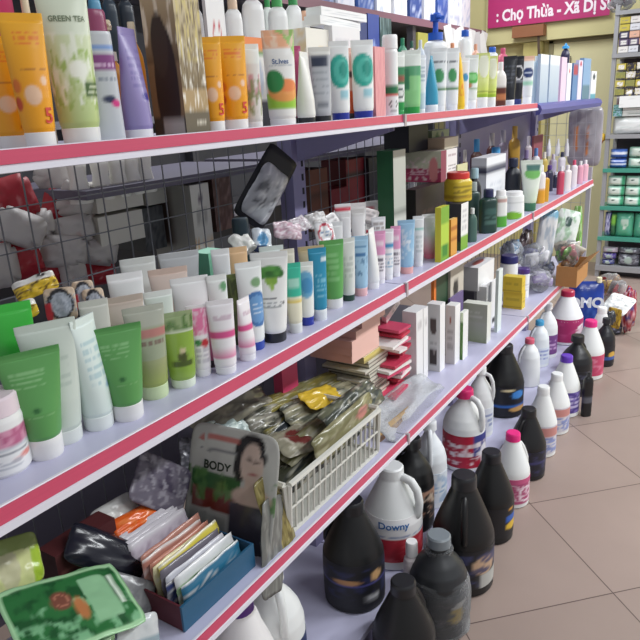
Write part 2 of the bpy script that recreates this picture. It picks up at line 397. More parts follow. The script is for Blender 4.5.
# ================================================================ the room
def floor_mat():
    m = bpy.data.materials.new('floor_tiles'); m.use_nodes = True; nt = m.node_tree; b = nt.nodes['Principled BSDF']
    tc = nt.nodes.new('ShaderNodeTexCoord'); mp = nt.nodes.new('ShaderNodeMapping'); mp.inputs['Rotation'].default_value = (0, 0, math.radians(45)); br = nt.nodes.new('ShaderNodeTexBrick')
    br.offset = 0; br.squash = 1; br.inputs['Scale'].default_value = 1; br.inputs['Brick Width'].default_value = .51; br.inputs['Row Height'].default_value = .51; br.inputs['Mortar Size'].default_value = .0022; br.inputs['Mortar Smooth'].default_value = .3
    br.inputs['Color1'].default_value = hx('#a8948b'); br.inputs['Color2'].default_value = hx('#a18e85'); br.inputs['Mortar'].default_value = hx('#5c4a46')
    # a grout crossing stands at (-.236, 1.91)
    c, s = math.cos(math.radians(45)), math.sin(math.radians(45)); gp = on_z(613, 593, 0); ux, uy = gp.x*c-gp.y*s, gp.x*s+gp.y*c
    mp.inputs['Location'].default_value = (-(ux % .51), -(uy % .51), 0)
    nt.links.new(tc.outputs['Object'], mp.inputs[0]); nt.links.new(mp.outputs[0], br.inputs[0])
    n = nt.nodes.new('ShaderNodeTexNoise'); n.inputs['Scale'].default_value = 3; n.inputs['Detail'].default_value = 6; nt.links.new(tc.outputs['Object'], n.inputs[0])
    mx = nt.nodes.new('ShaderNodeMixRGB'); mx.blend_type = 'MULTIPLY'; mx.inputs[0].default_value = .22; nt.links.new(br.outputs[0], mx.inputs[1]); nt.links.new(n.outputs['Fac'], mx.inputs[2])
    nt.links.new(mx.outputs[0], b.inputs['Base Color']); b.inputs['Roughness'].default_value = .38
    return m
def plaster(name, c):
    m = bpy.data.materials.new(name); m.use_nodes = True; nt = m.node_tree; b = nt.nodes['Principled BSDF']; n = nt.nodes.new('ShaderNodeTexNoise'); n.inputs['Scale'].default_value = 2.5; n.inputs['Detail'].default_value = 8
    mx = nt.nodes.new('ShaderNodeMixRGB'); mx.blend_type = 'MULTIPLY'; mx.inputs[0].default_value = .2; mx.inputs[1].default_value = hx(c); nt.links.new(n.outputs['Fac'], mx.inputs[2]); nt.links.new(mx.outputs[0], b.inputs['Base Color']); b.inputs['Roughness'].default_value = .8
    return m
def struct(o, k='structure'): o['kind'] = k; return o
WY = 6.4
struct(MB().box(-4, 2.6, -1.2, WY+.1, -.05, 0).build('floor', floor_mat()))
M_YEL = plaster('yellow_paint', '#e8dda2')
struct(MB().box(-4, 2.6, WY, WY+.1, 0, 3.1).build('wall_back', M_YEL))
struct(MB().box(-3.1, -3.0, -1.2, WY, 0, 3.1).build('wall_left', plaster('cream_paint', '#b9b3a0')))
# boxed beam under the banner, a pier and a door leaf in the back wall
struct(MB().box(-2.2, .6, WY-.12, WY, 1.955, 2.7).build('trim_1', plaster('beam_paint', '#dbd29c')))
struct(MB().box(-1.86, -1.70, WY-.10, WY-.001, 0, 1.95).build('trim_2', plaster('pier_paint', '#dccf86')))
dm = MB().box(-1.62, -.75, WY-.035, WY-.001, .0, 1.93).build('door_1', plaster('door_paint', '#ebe3b4')); struct(dm)
fr = MB(); fr.box(-1.65, -1.61, WY-.05, WY-.001, 0, 1.95); fr.box(-.77, -.73, WY-.05, WY-.001, 0, 1.95); fr.box(-1.65, -.73, WY-.05, WY-.001, 1.925, 1.953); fr.build('door_frame', mat('#8a8260', .6), dm)
wr = MB(); wr.tube([(-1.60, WY-.05, 1.5), (-1.60, WY-.05, 1.83), (-1.46, WY-.05, 1.81), (-1.46, WY-.05, 1.5)], .004, 6); wr.build('door_bracket', mat('#6b6650', .5), dm)
# banner
bn = empty('banner', (-1.55, WY-.16, 2.43)); tag(bn, 'magenta fabric banner with white address lettering hung on the back wall beam', 'banner')
MB().box(-.62, .40, -.004, .004, -.335, .35).build('banner_sheet', mat('#b5246a', .55), bn)
BT = Matrix(((1, 0, 0, 0), (0, 0, -1, 0), (0, 1, 0, 0), (0, 0, 0, 1)))
for txt, sz, px, py in ((': Chợ Thừa - Xã Dị Sử', .128, 553, 10.3),):
    p = on_y(px, py, WY-.165); letter_flat(txt, sz, '#f4e6ee', bn, Matrix.Translation((p.x+1.55, -.0065, p.z-2.43)) @ BT @ Matrix.Diagonal((.82, 1, 1, 1)), .035)
# brown bracket box on the pier with hanging cords
lb = empty('door_closer', (-1.73, WY-.16, 1.96)); tag(lb, 'brown wooden box fixed on the yellow pier under the banner', 'box')
MB().box(-.20, .07, -.06, .06, .03, .12).build('box_body', mat('#8f5a38', .6), lb); MB().tube([(.02, -.02, .03), (.03, -.02, -.12), (.025, -.02, -.3)], .012, 6).build('cord', mat('#5b4a3d', .6), lb)
# ================================================================ gondola shelving
M_LAV = mat('#c9c8e2', .35, 0, 'painted_steel'); M_PUR = mat('#8d88ad', .4, 0, 'painted_steel'); M_RED = mat('#d4506f', .35, 0, 'price_strip'); M_WHT = mat('#e6e4ee', .35, 0, 'rail')
M_BLU = mat('#5b5aa6', .35, 0, 'rail'); M_WIRE = mat('#6f7078', .4, .3, 'wire')
def shelf(y0, y1, z, top, label, blue=False, joint=True, rh=.036):
    """one bay's shelf board: panel, price rail with its red strip, two brackets"""
    root = empty('gondola_shelf', (XF, y0, z)); tag(root, label, 'shelf', 'shelf boards of the gondola')
    L = y1-y0; D = XF-XB; g = .003
    pn = MB().box(-D, -.004, g, L-g, -.02, 0); pn.build('shelf_panel', M_LAV, root)
    if blue:
        rl = MB().prism([(-.004, .004), (.012, -.004), (.02, -.02), (.012, -.038), (-.004, -.04)], 'y', g, L-g); rl.build('price_rail', M_BLU, root)
    else:
        s = top-rh; rl = MB().prism([(-.004, top), (.0, top), (.002, top-.003), (.003, s+rh*.36), (.007, s+rh*.30), (.008, s+.001), (.003, s), (-.004, s+.006)], 'y', g, L-g).build('price_rail', M_WHT, root)
        MB().prism([(.0014, top-.0012), (.0036, top-.0012), (.0050, s+rh*.37), (.0032, s+rh*.37)], 'y', g+.002, L-g-.002).build('price_strip', M_RED, rl)
        if joint: MB().box(-.002, .0095, -.005, .005, s, top+.001).build('end_clip', mat('#b9aeb4', .3), rl)
    for yy in (.012, L-.016):
        MB().prism([(-D, -.02), (-.03, -.02), (-.03, -.032), (-D, -.105)], 'y', yy, yy+.004).build('bracket', M_PUR, root)
    return root
BAY = ['first bay nearest the camera', 'second bay from the camera', 'third bay at the far end']
for i in range(3):
    for z, tp, nm in ((ZT, .006, 'top shelf'), (ZM, .004, 'middle shelf'), (ZL, .004, 'lower shelf')):
        blue = i == 2 and nm == 'top shelf'
        shelf(JY[i], JY[i+1], z, tp, ('blue-nosed ' if blue else 'lavender steel ')+nm+(' without red strip' if blue else ' with red price strip')+', '+BAY[i], blue, i > 0, .028 if z == ZT else .036 if z == ZM else .032)
    b = empty('plinth_deck', (XF, JY[i], 0)); tag(b, 'low lavender steel base deck under the shelves, '+BAY[i], 'shelf', 'base decks of the gondola')
    L = JY[i+1]-JY[i]; MB().box(-.36, 0, .003, L-.003, .1, ZD).build('deck_panel', M_LAV, b); MB().box(-.02, -.012, .003, L-.003, .0, .1).build('kick_plate', M_PUR, b)
for i in range(4):
    u = empty('gondola_upright', (XB-.035, JY[i], 0)); tag(u, 'slotted purple steel upright behind the shelf joint, '+['at the near end', 'first joint from the camera', 'second joint from the camera', 'at the far end'][i], 'post', 'uprights of the gondola')
    MB().box(-.02, .027, -.03, .03, 0, ZT-.03).build('post', M_PUR, u)
    if 0 < i:
        for k in range(9): MB().box(.0272, .0285, .012, .02, 1.08+k*.038, 1.08+k*.038+.018).build('slot', mat('#1c1a26', .7), u)
def wire_panel(loc, L, H, label, axis='y', sx=.055, sz=.075):
    mb = MB(); n = int(L/sx); r = .0011
    def bar(a0, a1, z0, z1):
        if axis == 'y': mb.box(-r, r, a0, a1, z0, z1)
        else: mb.box(a0, a1, -r, r, z0, z1)
    for i in range(n+1): bar(i*L/n-r, i*L/n+r, 0, H)
    m = int(H/sz)
    for j in range(m+1): bar(0, L, j*H/m-r, j*H/m+r)
    o = mb.build('wire_grid_panel', M_WIRE, None, False, False, loc); return tag(o, label, 'grid', 'wire back panels')
for i in (0, 2): wire_panel((XB-.035, JY[i]+.035, .62), 1.12, ZM-.02-.62, 'grey wire grid back below the middle shelf, '+BAY[i])
for i in range(2): wire_panel((XB-.035, JY[i]+.035, ZM+.01), 1.12, ZT-.03-ZM-.01, 'grey wire grid back above the middle shelf, '+BAY[i])
tag(MB().box(XB-.045, XB-.035, JY[2]+.035, JY[3]-.035, ZM+.01, ZT-.03).build('back_panel', M_PUR), 'purple steel back panel above the middle shelf in the far bay', 'panel')
wire_panel((XB-.01, 3.935, .66), XF-XB, ZT-.06-.66, 'grey wire grid closing the far end of the gondola', 'x', .05, .06).data.materials[0] = mat('#b9bac0', .4, .2, 'wire')
ep = MB().box(-.012, .012, -.008, .008, 0, .56).build('corner_post', mat('#b9b6bd', .4), None, False, False, (XF-.02, 3.915, .55)); tag(ep, 'light grey square post at the far corner of the gondola', 'post')
# far side shelves seen through the wire back
for i in range(2):
    for z, nm in ((1.365, 'upper'), (1.0, 'middle'), (ZL, 'lower')):
        y9 = .48 if z > 1.3 and i == 0 else 0; o = empty('rear_shelf', (-1.11, JY[i], z)); tag(o, 'dim grey shelf board behind the wire back, '+nm+' level, '+BAY[i], 'shelf', 'shelf boards on the other side')
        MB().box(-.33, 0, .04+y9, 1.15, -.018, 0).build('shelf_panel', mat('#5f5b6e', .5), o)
# wall shelving across the next aisle, upper left
ws = empty('wall_shelving', (-2.30, 3.0, 0)); tag(ws, 'grey steel wall shelving across the next aisle, upper left', 'shelf')
for z in (.5, 1.0, 1.5): MB().box(-.40, 0, -2.2, 3.2, z-.03, z).build('shelf_panel', mat('#77757c', .5), ws)
up = MB().box(-.40, .12, -2.2, 3.2, 2.035, 2.07).build('shelf_panel', mat('#77757c', .5), ws); MB().box(.12, .128, -2.2, 3.2, 2.025, 2.075).build('price_rail', mat('#86636e', .45), up)
for y in (-2.1, -.2, 1.78, 3.15): MB().box(-.42, -.36, y, y+.05, 0, 2.6).build('post', mat('#55545c', .5), ws); 
MB().box(.0, .05, 1.83, 1.88, 0, 2.035).build('post', mat('#8a8a90', .45), ws)
MB().box(-.43, -.42, -2.2, 3.2, 0, 2.6).build('back_panel', mat('#4a4a52', .6), ws)
# display rack at the back
RX0, RX1, RY = -1.035, -.10, 5.85
rk = empty('display_rack', (RX0, RY, 0)); tag(rk, 'grey steel display rack against the yellow back wall', 'rack')
M_RK = mat('#a5a5a8', .4, .1, 'steel')
for x in (0, RX1-RX0-.03):
    for y in (0, .36): MB().box(x, x+.03, y, y+.03, 0, 2.12).build('post', M_RK, rk)
RZ = [.10, .345, .60, .905, 1.17, 1.775, 2.08]
for z in RZ:
    t = .045 if z < .2 else .03
    MB().box(.0, RX1-RX0, -.012, .36, z-t, z).build('shelf_panel', M_RK if z not in (.345, .60, .905) else mat('#4fa08c', .3), rk)
MB().box(.03, RX1-RX0-.03, .372, .38, .1, 2.1).build('back_panel', mat('#5c5560', .6), rk)
MB().box(.03, RX1-RX0-.03, .08, .09, .0, .06).build('kick_plate', mat('#4b484c', .6), rk)
# ================================================================ TOP SHELF goods
GT = 'front row on the top shelf'
SUN = ('#f2a51e', [('g', .35, 1, '#f0a01c', '#f6b52e'), ('t', -.35, .45, .72, .86, '#ea7d2c', 3), ('t', -.3, .6, .52, .55, '#b9762a', 1), ('e', .42, .44, .13, .04, '#f6cfae'), ('e', -.05, .32, .3, .085, '#eec5a4'), ('e', -.62, .4, .2, .06, '#dd7224'), ('e', -.7, .25, .2, .06, '#c9471f')])
def sun(l, r, ty, d, label, **k): return tube(l, r, ty, label, SUN, '#f3f1f0', d, ZT, .135, .8, group='orange sunscreen tubes', lets=[('5', .026, '#d8402a', .42, .25)], **k)
sun(13, 54, 13, .03, 'large orange sunscreen tube, second from the left on the top shelf', cr=.36)
sun(-14, 30, 36, .085, 'orange sunscreen tube cut by the left photo edge on the top shelf', cr=.36)
GREEN = ('#dfe8d2', [('g', .0, .6, '#b9cc86', '#d5e0b8'), ('n', 5, .12, '#eef3e2', .15, .62), ('n', 8, .22, '#9dba5c', .12, .5), ('e', .15, .38, .3, .06, '#f1f4e6'), ('r', .25, .95, .2, .3, '#4e6a38'), ('t', .35, .9, .22, .28, '#c9d4b4', 2), ('t', -.3, .5, .69, .72, '#8d9a80', 1)])
tube(48, 98, -30, 'tall pale green tea tube with white cap beside the orange tubes', GREEN, '#eeeeec', .035, ZT, .11, .8, lets=[('GREEN TEA', .0095, '#7d8a70', .05, .73)], cr=.42)
bottle(86, 119, 10, 'grey white bottle with plum cap and purple label band', ('#c8ccd2', [('b', .66, .80, '#8a4a86'), ('t', -.6, .6, .68, .73, '#d9b6d8', 1), ('b', .84, .88, '#7d9ed6'), ('e', .1, .4, .22, .035, '#2d3656'), ('e', .35, .36, .22, .035, '#d63a86'), ('t', -.2, .5, .55, .6, '#8f97a6', 1)]), '#8e3f63', 'flip', d=.045, z=ZT, flat=.75, group=GT, capr=.8)
tube(119, 150, 28, 'lavender tube seen edge-on with white cap', ('#9b8fc2', [('t', -.6, .4, .4, .8, '#8477b2', 6), ('e', .0, .33, .25, .04, '#4a3f97'), ('r', .1, .5, .15, .28, '#d6d2e2')]), '#f0eef2', .035, ZT, .1, rz=.35, w=.05, cr=.42)
bottle(104, 128, 20, 'orange pump bottle with cream pump behind the lavender tube', ('#f0902a', [('g', .5, 1, '#f0902a', '#f6b04a')]), '#ecd9ba', 'round', 'pump', d=.11, z=ZT, flat=.8, neck='#f4efe4')
bottle(131, 148, 22, 'orange bottle with cream cap left of the brown carton', ('#ee9a2c', [('g', .5, 1, '#e98a22', '#f3aa3c')]), '#efe3c8', 'round', d=.10, z=ZT, flat=.8)
HAIR = ('#b59a6e', [('g', .3, 1, '#7d6a4a', '#d9c9a2'), ('n', 6, .05, '#d2c07a', .5, 1), ('n', 7, .28, '#fbf6e8', .12, .62), ('n', 9, .2, '#6a5638', .3, .9), ('b', 0, .17, '#6d6350'), ('t', -.1, .7, .06, .11, '#d9d2c0', 1)])
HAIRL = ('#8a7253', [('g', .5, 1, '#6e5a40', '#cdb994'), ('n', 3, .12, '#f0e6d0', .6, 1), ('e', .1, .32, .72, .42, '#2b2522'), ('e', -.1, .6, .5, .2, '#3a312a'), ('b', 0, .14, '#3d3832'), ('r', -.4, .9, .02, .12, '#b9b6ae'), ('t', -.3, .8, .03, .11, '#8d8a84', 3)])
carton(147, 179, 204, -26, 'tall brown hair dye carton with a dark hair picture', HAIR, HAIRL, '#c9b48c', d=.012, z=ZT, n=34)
sun(199, 225, 37, .028, 'orange sunscreen tube right of the brown carton', cr=.4)
sun(219, 249, 36, .028, 'orange sunscreen tube with white cap left of the floral tube', cr=.4)
carton(240, 246, 268, 36, 'carton with green olive picture behind the floral tube', ('#e8e6e2', [('b', .86, 1, '#f08a4a'), ('e', -.1, .55, .35, .15, '#a9c24a'), ('e', .3, .55, .3, .2, '#c6cede'), ('b', 0, .3, '#4a4a52'), ('b', .8, .86, '#7aa06a')]), '#d6d4d0', d=.12, z=ZT)
tube(243, 262, 44, 'slim white tube with faded floral print', ('#dedbd6', [('g', .75, 1, '#e8ece6', '#f2f4f0'), ('n', 5, .1, '#c58a94', .2, .6), ('n', 6, .15, '#7d8f5c', .1, .55)]), '#f0eeee', .03, ZT, .1, cr=.44)
APR = ('#f2f2ee', [('b', .8, 1, '#f3b790'), ('d', .98, -.35, '#a6d278'), ('n', 4, .2, '#f6d9c0', .82, 1), ('b', .12, .3, '#9fcf45'), ('e', .1, .33, .85, .13, '#f0a55a'), ('e', .25, .38, .5, .07, '#ee8a4a'), ('e', -.35, .43, .45, .13, '#2e8a4a'), ('t', -.5, .6, .58, .62, '#c4c8cc', 1), ('t', -.5, .6, .53, .55, '#b9bfc4', 1)])
tube(265, 297, 30, 'white facial scrub tube with peach top, apricot and green leaf', APR, '#f4f4f4', .03, ZT, .09, .85, lets=[('St.Ives', .0125, '#6a7fa6', 0, .68)], cr=.44)
tube(290, 303, 46, 'maroon and pink tube mostly hidden beside the scrub tube', ('#b84a78', [('b', 0, .4, '#8f2f52')]), '#2a2a30', .065, ZT, .1, cr=.42)
tube(298, 313, 52, 'plain white tube with black cap seen edge-on', '#efeee8', '#2b2d33', .03, ZT, .11, rz=.25, w=.045)
tube(310, 332, 47, 'silver grey tube with dark label and black cap', ('#b9bcc2', [('b', .88, 1, '#ecebe6'), ('r', -.6, .5, .72, .87, '#333a50'), ('t', -.5, .5, .3, .66, '#9da2aa', 7), ('r', -.3, .4, .13, .2, '#7f848c')]), '#2b2d33', .028, ZT, .11, .9, cr=.42)
TEAL = ('#f3f5f4', [('e', 0, .58, .82, .23, '#2fae9c'), ('e', .12, .58, .55, .17, '#57c4b2'), ('e', .25, .6, .3, .11, '#2a9d8c'), ('r', -.05, .55, .2, .32, '#a9d8e2')])
tube(330, 350, 41, 'white tube with teal oval and blue cap beside the grey tube', TEAL, '#2b3aa0', .028, ZT, .12, .85, group='white tubes with teal oval', cr=.44)
tube(352, 374, 40, 'white tube with teal oval and blue cap beside the pink carton', TEAL, '#2b3aa0', .028, ZT, .12, .85, group='white tubes with teal oval', cr=.44)
tube(344, 357, 48, 'small peach and orange tube behind the teal oval tubes', ('#eec4b4', [('b', .0, .35, '#e2602e'), ('b', .55, .65, '#4a3a3a')]), '#3a3a40', .085, ZT, .1)
carton(372, 373, 383, 46, 'thin pink carton between the teal oval tube and white can', ('#eaa3a6', [('n', 5, .1, '#e2949a', 0, 1)]), '#d98f94', d=.012, z=ZT, dp=.045)
bottle(383, 398, 35, 'white spray can with green and red label', ('#f4f4f4', [('b', .34, .47, '#2f7a52'), ('b', .31, .34, '#d2413c'), ('o', 0, .2, .4, .06, '#444'), ('r', -.3, .3, .1, .12, '#555')]), '#f7f7f7', 'can', d=.026, z=ZT, flat=1)
tube(394, 405, 52, 'narrow white tube with green label beside the white can', ('#eef2ec', [('b', .0, .15, '#2f9a4c'), ('b', .45, .75, '#3d8a5c'), ('b', .5, .6, '#9a5a4a'), ('o', 0, .3, .5, .08, '#455')]), '#35a055', .032, ZT, .1)
tube(402, 421, 50, 'clear green gel tube with white top', ('#8fcf8c', [('b', .72, 1, '#e9efe8'), ('b', .55, .72, '#5aa576'), ('r', -.7, -.2, .3, .7, '#3f8a62')]), '#2fa04a', .026, ZT, .14, .9, cr=.44)
tube(416, 426, 55, 'white and pale blue tube beside the green gel tube', ('#eef2f8', [('b', 0, .3, '#cfe0ee'), ('t', -.5, .5, .5, .8, '#aab8c8', 4)]), '#f4f6fa', .028, ZT, .1)
tube(425, 438, 56, 'teal blue tube leaning edge-on with white cap', '#3f9fc0', '#eef2f4', .03, ZT, .16, rz=.3, w=.045)
LIPI = ('#f2f4f4', [('b', .28, .33, '#5a8a5a'), ('e', .0, .53, .45, .12, '#4d9d62'), ('t', -.5, .6, .74, .8, '#444a55', 1)])
tube(430, 447, 48, 'white tube with green emblem below the blue pump bottle', LIPI, '#f2f2f2', .028, ZT, .1, .9, group='white tubes with green emblem')
tube(445, 459, 48, 'white tube with green emblem left of the yellow tube', LIPI, '#f2f2f2', .028, ZT, .1, .9, group='white tubes with green emblem')
tube(454, 465, 53, 'yellow tube edge-on with orange marks', ('#f2c62e', [('n', 5, .2, '#e8883a', .2, .7)]), '#f4d23c', .04, ZT, .06, rz=.3, w=.04)
tube(460, 469, 58, 'white narrow tube with small blue mark', ('#eef1f6', [('e', 0, .6, .5, .08, '#4a9ad0')]), '#f4f4f4', .03, ZT, .1)
tube(465, 478, 55, 'white tube with green fruit print beside the lime tube', ('#eff3ee', [('e', 0, .5, .9, .13, '#54b84e'), ('e', .1, .52, .5, .07, '#8fd88a'), ('e', -.4, .34, .4, .06, '#c9885e'), ('b', .24, .27, '#7aa86a')]), '#f4f4f4', .027, ZT, .18, .9)
LIME = ('#dbe58a', [('e', .1, .7, .6, .25, '#eef0da'), ('b', .0, .08, '#a8c83c'), ('g', .08, .4, '#cfe060', '#dfe896'), ('b', .12, .14, '#9aa84a')])
tube(476, 489, 53, 'lime yellow tube with white cap beside the fruit print tube', LIME, '#f5f5f3', .027, ZT, .22, .9, group='lime yellow tubes')
tube(486, 497, 56, 'lime yellow tube left of the brown bottle', LIME, '#f5f5f3', .03, ZT, .22, .9, group='lime yellow tubes')
bottle(494, 506, 62, 'small white bottle over brown glossy jar', ('#5c2c22', [('b', .55, 1, '#e9e4e2'), ('r', -.6, .7, .2, .35, '#b9744a')]), '#f0eef0', 'round', d=.03, z=ZT)
tube(503, 516, 56, 'black tube with white cap left of the ringed black tube', ('#23252c', [('t', -.5, .5, .35, .8, '#4d525e', 5)]), '#f0f0f2', .028, ZT, .14, .9, group='black tubes')
tube(514, 523, 56, 'black tube with white ring and navy cap', ('#23252c', [('o', -.1, .62, .8, .17, '#e6e6e8'), ('b', .4, .44, '#8b8f98')]), '#2f3c7a', .028, ZT, .14, .9, group='black tubes')
tube(522, 533, 56, 'white tube with navy round badge and peach crimp', ('#eef2f2', [('b', .88, 1, '#f0c4ac'), ('e', 0, .6, .75, .12, '#2d3f72'), ('r', -.5, .5, .58, .62, '#c8d2e6'), ('b', .3, .4, '#a6d8be')]), '#f4f6f6', .028, ZT, .16, .9)
bottle(531, 540, 56, 'pale blue narrow bottle beside the silver cartons', '#b6cede', '#dfe9ee', 'tall', d=.035, z=ZT)
SIL = ('#b9c8d8', [('b', .82, 1, '#eef0f2'), ('b', .78, .8, '#8a96a6'), ('r', .2, .8, .15, .5, '#dde2ea'), ('g', 0, .78, '#a8bace', '#cbd6e2')])
carton(539.5, 540, 548, 54, 'silver blue carton with white top, left of the pair', SIL, '#9fb2c8', '#f2f4f6', d=.012, z=ZT, dp=.012, group='silver blue cartons')
carton(549, 549.5, 559, 55, 'silver blue carton with white top, right of the pair', SIL, '#9fb2c8', '#f2f4f6', d=.012, z=ZT, dp=.012, group='silver blue cartons')
bottle(560, 568, 43, 'navy bottle with bright blue dropper top', '#2e2c4c', '#3fa4e4', 'tall', 'dropper', d=.05, z=ZT, flat=.9, capr=.8)
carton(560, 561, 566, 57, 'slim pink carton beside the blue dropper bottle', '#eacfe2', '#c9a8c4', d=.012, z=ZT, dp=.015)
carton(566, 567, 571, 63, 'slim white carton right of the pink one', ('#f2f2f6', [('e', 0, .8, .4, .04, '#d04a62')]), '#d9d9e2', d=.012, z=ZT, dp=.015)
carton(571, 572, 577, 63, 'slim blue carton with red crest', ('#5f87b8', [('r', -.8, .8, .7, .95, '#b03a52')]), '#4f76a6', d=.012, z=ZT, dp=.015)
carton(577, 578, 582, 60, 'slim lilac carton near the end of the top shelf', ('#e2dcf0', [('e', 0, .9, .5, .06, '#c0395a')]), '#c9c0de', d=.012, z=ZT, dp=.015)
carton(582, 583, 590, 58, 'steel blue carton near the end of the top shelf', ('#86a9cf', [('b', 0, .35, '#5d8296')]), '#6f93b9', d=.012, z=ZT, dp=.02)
carton(590, 591, 596, 71, 'small white carton with teal foot, last on the top shelf', ('#eef0f2', [('b', 0, .2, '#5fa5b6'), ('e', 0, .8, .5, .1, '#3a4656')]), '#d9dce0', d=.012, z=ZT, dp=.03)
# second and third rows of the top shelf
carton(-40, -24, 25, -14, 'deep pink carton behind the orange tubes at the left edge', '#cf2f68', '#b8285c', d=.15, z=ZT, dp=.1)
bottle(30, 48, -10, 'cream pump bottle behind the large orange tube', '#efe4d0', '#ecd9ba', 'round', d=.13, z=ZT)
for l, r, ty, c, lb in ((84, 99, -12, '#1d4a66', 'dark teal bottle behind the plum capped bottle'), (99, 111, -18, '#5fa3c8', 'light blue bottle among the dark bottles on the top shelf'), (112, 126, -14, '#2c3b4a', 'slate bottle behind the lavender tube'), (127, 142, -12, '#232e3c', 'near-black bottle left of the brown carton')):
    bottle(l, r, ty, lb, c, c, 'should', d=.2, z=ZT, group='dark bottles behind the front row')
carton(208, 211, 229, -8, 'white carton with red oval logo behind the orange tubes', ('#f2f1f1', [('o', 0, .72, .5, .09, '#c9515a'), ('t', -.6, .6, .6, .66, '#8a8a90', 1), ('r', -.1, .15, .4, .55, '#8d8a90')]), '#e2e1e2', d=.15, z=ZT)
bottle(196, 209, -2, 'white bottle left of the red oval logo carton', '#f0f0f0', '#f4f4f4', 'should', d=.17, z=ZT)
bottle(230, 247, -2, 'white bottle with cream cap left of the berry capped one', '#f1f1f1', '#e9cdb4', 'should', d=.15, z=ZT)
bottle(247, 268, -12, 'white bottle with berry red cap', ('#f2f2f2', [('e', .2, .62, .4, .06, '#b0405a')]), '#a5385e', 'should', d=.15, z=ZT)
bottle(267, 277, -4, 'white bottle with green cap, left of the green pump pair', '#edf2ee', '#3d9a58', 'should', d=.2, z=ZT)
bottle(272, 291, -4, 'white bottle with green pump top', ('#f2f4f2', [('t', -.4, .5, .5, .62, '#8d7a5a', 1)]), '#4fae62', 'should', d=.15, z=ZT)
bottle(289, 305, -6, 'white round bottle with dark green cap', '#f4f4f4', '#3f9a5a', 'should', d=.16, z=ZT)
bottle(302, 313, 11, 'white small bottle with peach cap', '#f2f2f2', '#eab69a', 'should', d=.17, z=ZT)
TOPB = carton(292, 308, 331, 27, 'cream carton with yellow circles behind the scrub tube', ('#f4f0e4', [('e', .2, .6, .35, .22, '#f2c95a'), ('e', .75, .6, .3, .22, '#f2c95a'), ('b', .1, .14, '#4a4438')]), ('#f3efe4', [('n', 4, .25, '#efd9a8', 0, 1)]), '#fbf8ee', d=.10, z=ZT, dp=.16)
wb = carton(326, 334, 361, 25, 'stack of white cartons with small print behind the grey tube', ('#f0f0f0', [('t', -.8, .8, .1, .9, '#c9cbd0', 6)]), '#e6e6ea', '#fafafa', d=.09, z=ZT)
p0 = on_x(338, 20, XF-.13)
for k, (dz, dy, rz, lb) in enumerate(((.012, -.02, .1, 'long white carton lying on the white stack, lower one'), (.032, .0, .03, 'long white carton lying on the white stack, upper one'))):
    o = carton_mesh(.04, .22, .018, ('#f6f6f6', [('t', -.8, .9, .2, .8, '#d5d7da', 2)]), '#eeeeee', '#ffffff', 8).build('carton', M_CARD, None, False, True, (XF-.13, p0.y+dy, ZT+wb['_h']+.002+k*.02), (.0, 0, rz)); tag(o, lb, 'box')
carton(356, 358, 368, 19, 'dark navy carton with yellow and blue print', ('#2b3a7a', [('e', -.3, .5, .5, .2, '#d6c84a'), ('e', .3, .4, .4, .25, '#5fa0d0')]), '#26304f', d=.2, z=ZT)
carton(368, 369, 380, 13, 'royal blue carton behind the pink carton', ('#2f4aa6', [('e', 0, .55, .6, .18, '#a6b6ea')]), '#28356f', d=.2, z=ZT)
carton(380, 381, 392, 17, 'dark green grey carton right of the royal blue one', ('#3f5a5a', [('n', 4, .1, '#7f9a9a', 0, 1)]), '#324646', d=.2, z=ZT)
PUMPB = ('#f2f4f6', [('e', .1, .45, .5, .13, '#4a8fc6'), ('e', .1, .45, .36, .08, '#2c5fa6')])
bottle(424, 447, 13, 'large white pump bottle with bright blue pump', PUMPB, '#2b5fc6', 'should', 'pump', d=.11, z=ZT, group='white bottles with blue tops', neck='#2b5fc6', flat=.65)
bottle(458, 471, 30, 'white bottle with blue top behind the yellow tube', PUMPB, '#2b62c6', 'should', d=.11, z=ZT, group='white bottles with blue tops', capr=.55)
bottle(486, 497, 47, 'white bottle with blue top behind the lime tube', '#eef2f6', '#2b62c6', 'should', d=.08, z=ZT, group='white bottles with blue tops', capr=.6)
for l, r, ty, c, cp, lb in ((398, 408, 38, '#4fa07c', '#2f8a62', 'green bottle behind the green gel tube'), (408, 416, 41, '#e6d6d2', '#3a6a5a', 'pale bottle with green cap behind the gel tube'), (416, 425, 40, '#ccd6e2', '#e2e6ea', 'pale blue bottle left of the large pump bottle'), (447, 457, 43, '#e8a88a', '#e39a72', 'peach bottle right of the large pump bottle'), (471, 479, 44, '#efb9a2', '#e5a68a', 'peach capped bottle behind the fruit print tube'), (496, 508, 48, '#d96a86', '#d0587a', 'pink carton-like bottle behind the brown bottle')):
    bottle(l, r, ty, lb, c, cp, 'tall', d=.13, z=ZT)
carton(416, 418, 428, 32, 'yellow green carton at the back left of the pump bottle', '#bdb84a', '#9a963c', d=.25, z=ZT)
# ================================================================ MIDDLE SHELF goods
GM = 'front row on the middle shelf'
jr = bottle(-30, 27, 394, 'white jar with pink rose label at the left photo edge', ('#eeeeee', [('b', .5, .78, '#d99ab4'), ('n', 5, .12, '#b85f86', .5, .78), ('b', .44, .5, '#cfd4da'), ('t', -.7, .6, .36, .44, '#7a7f8a', 1), ('e', .5, .3, .18, .05, '#e58f86'), ('e', .2, .26, .12, .04, '#e58f86'), ('t', -.7, .3, .14, .3, '#b9bcc4', 3)]), '#e9d8e0', 'jar', d=.035, z=ZM, flat=1, name='cream_jar', cat='jar', by=484)
GRN = ('#5f9f58', [('t', -.55, .25, .6, .8, '#88bd80', 4), ('e', -.1, .36, .1, .03, '#2f6a36'), ('t', -.4, .4, .26, .3, '#7db374', 1), ('b', .96, 1, '#4f8f4a')])
tube(9, 69, 351, 'large green tube with white cap, nearer of the two green twins', GRN, '#ecebea', .035, ZM, .2, .75, by=466, cr=.4, force=True)
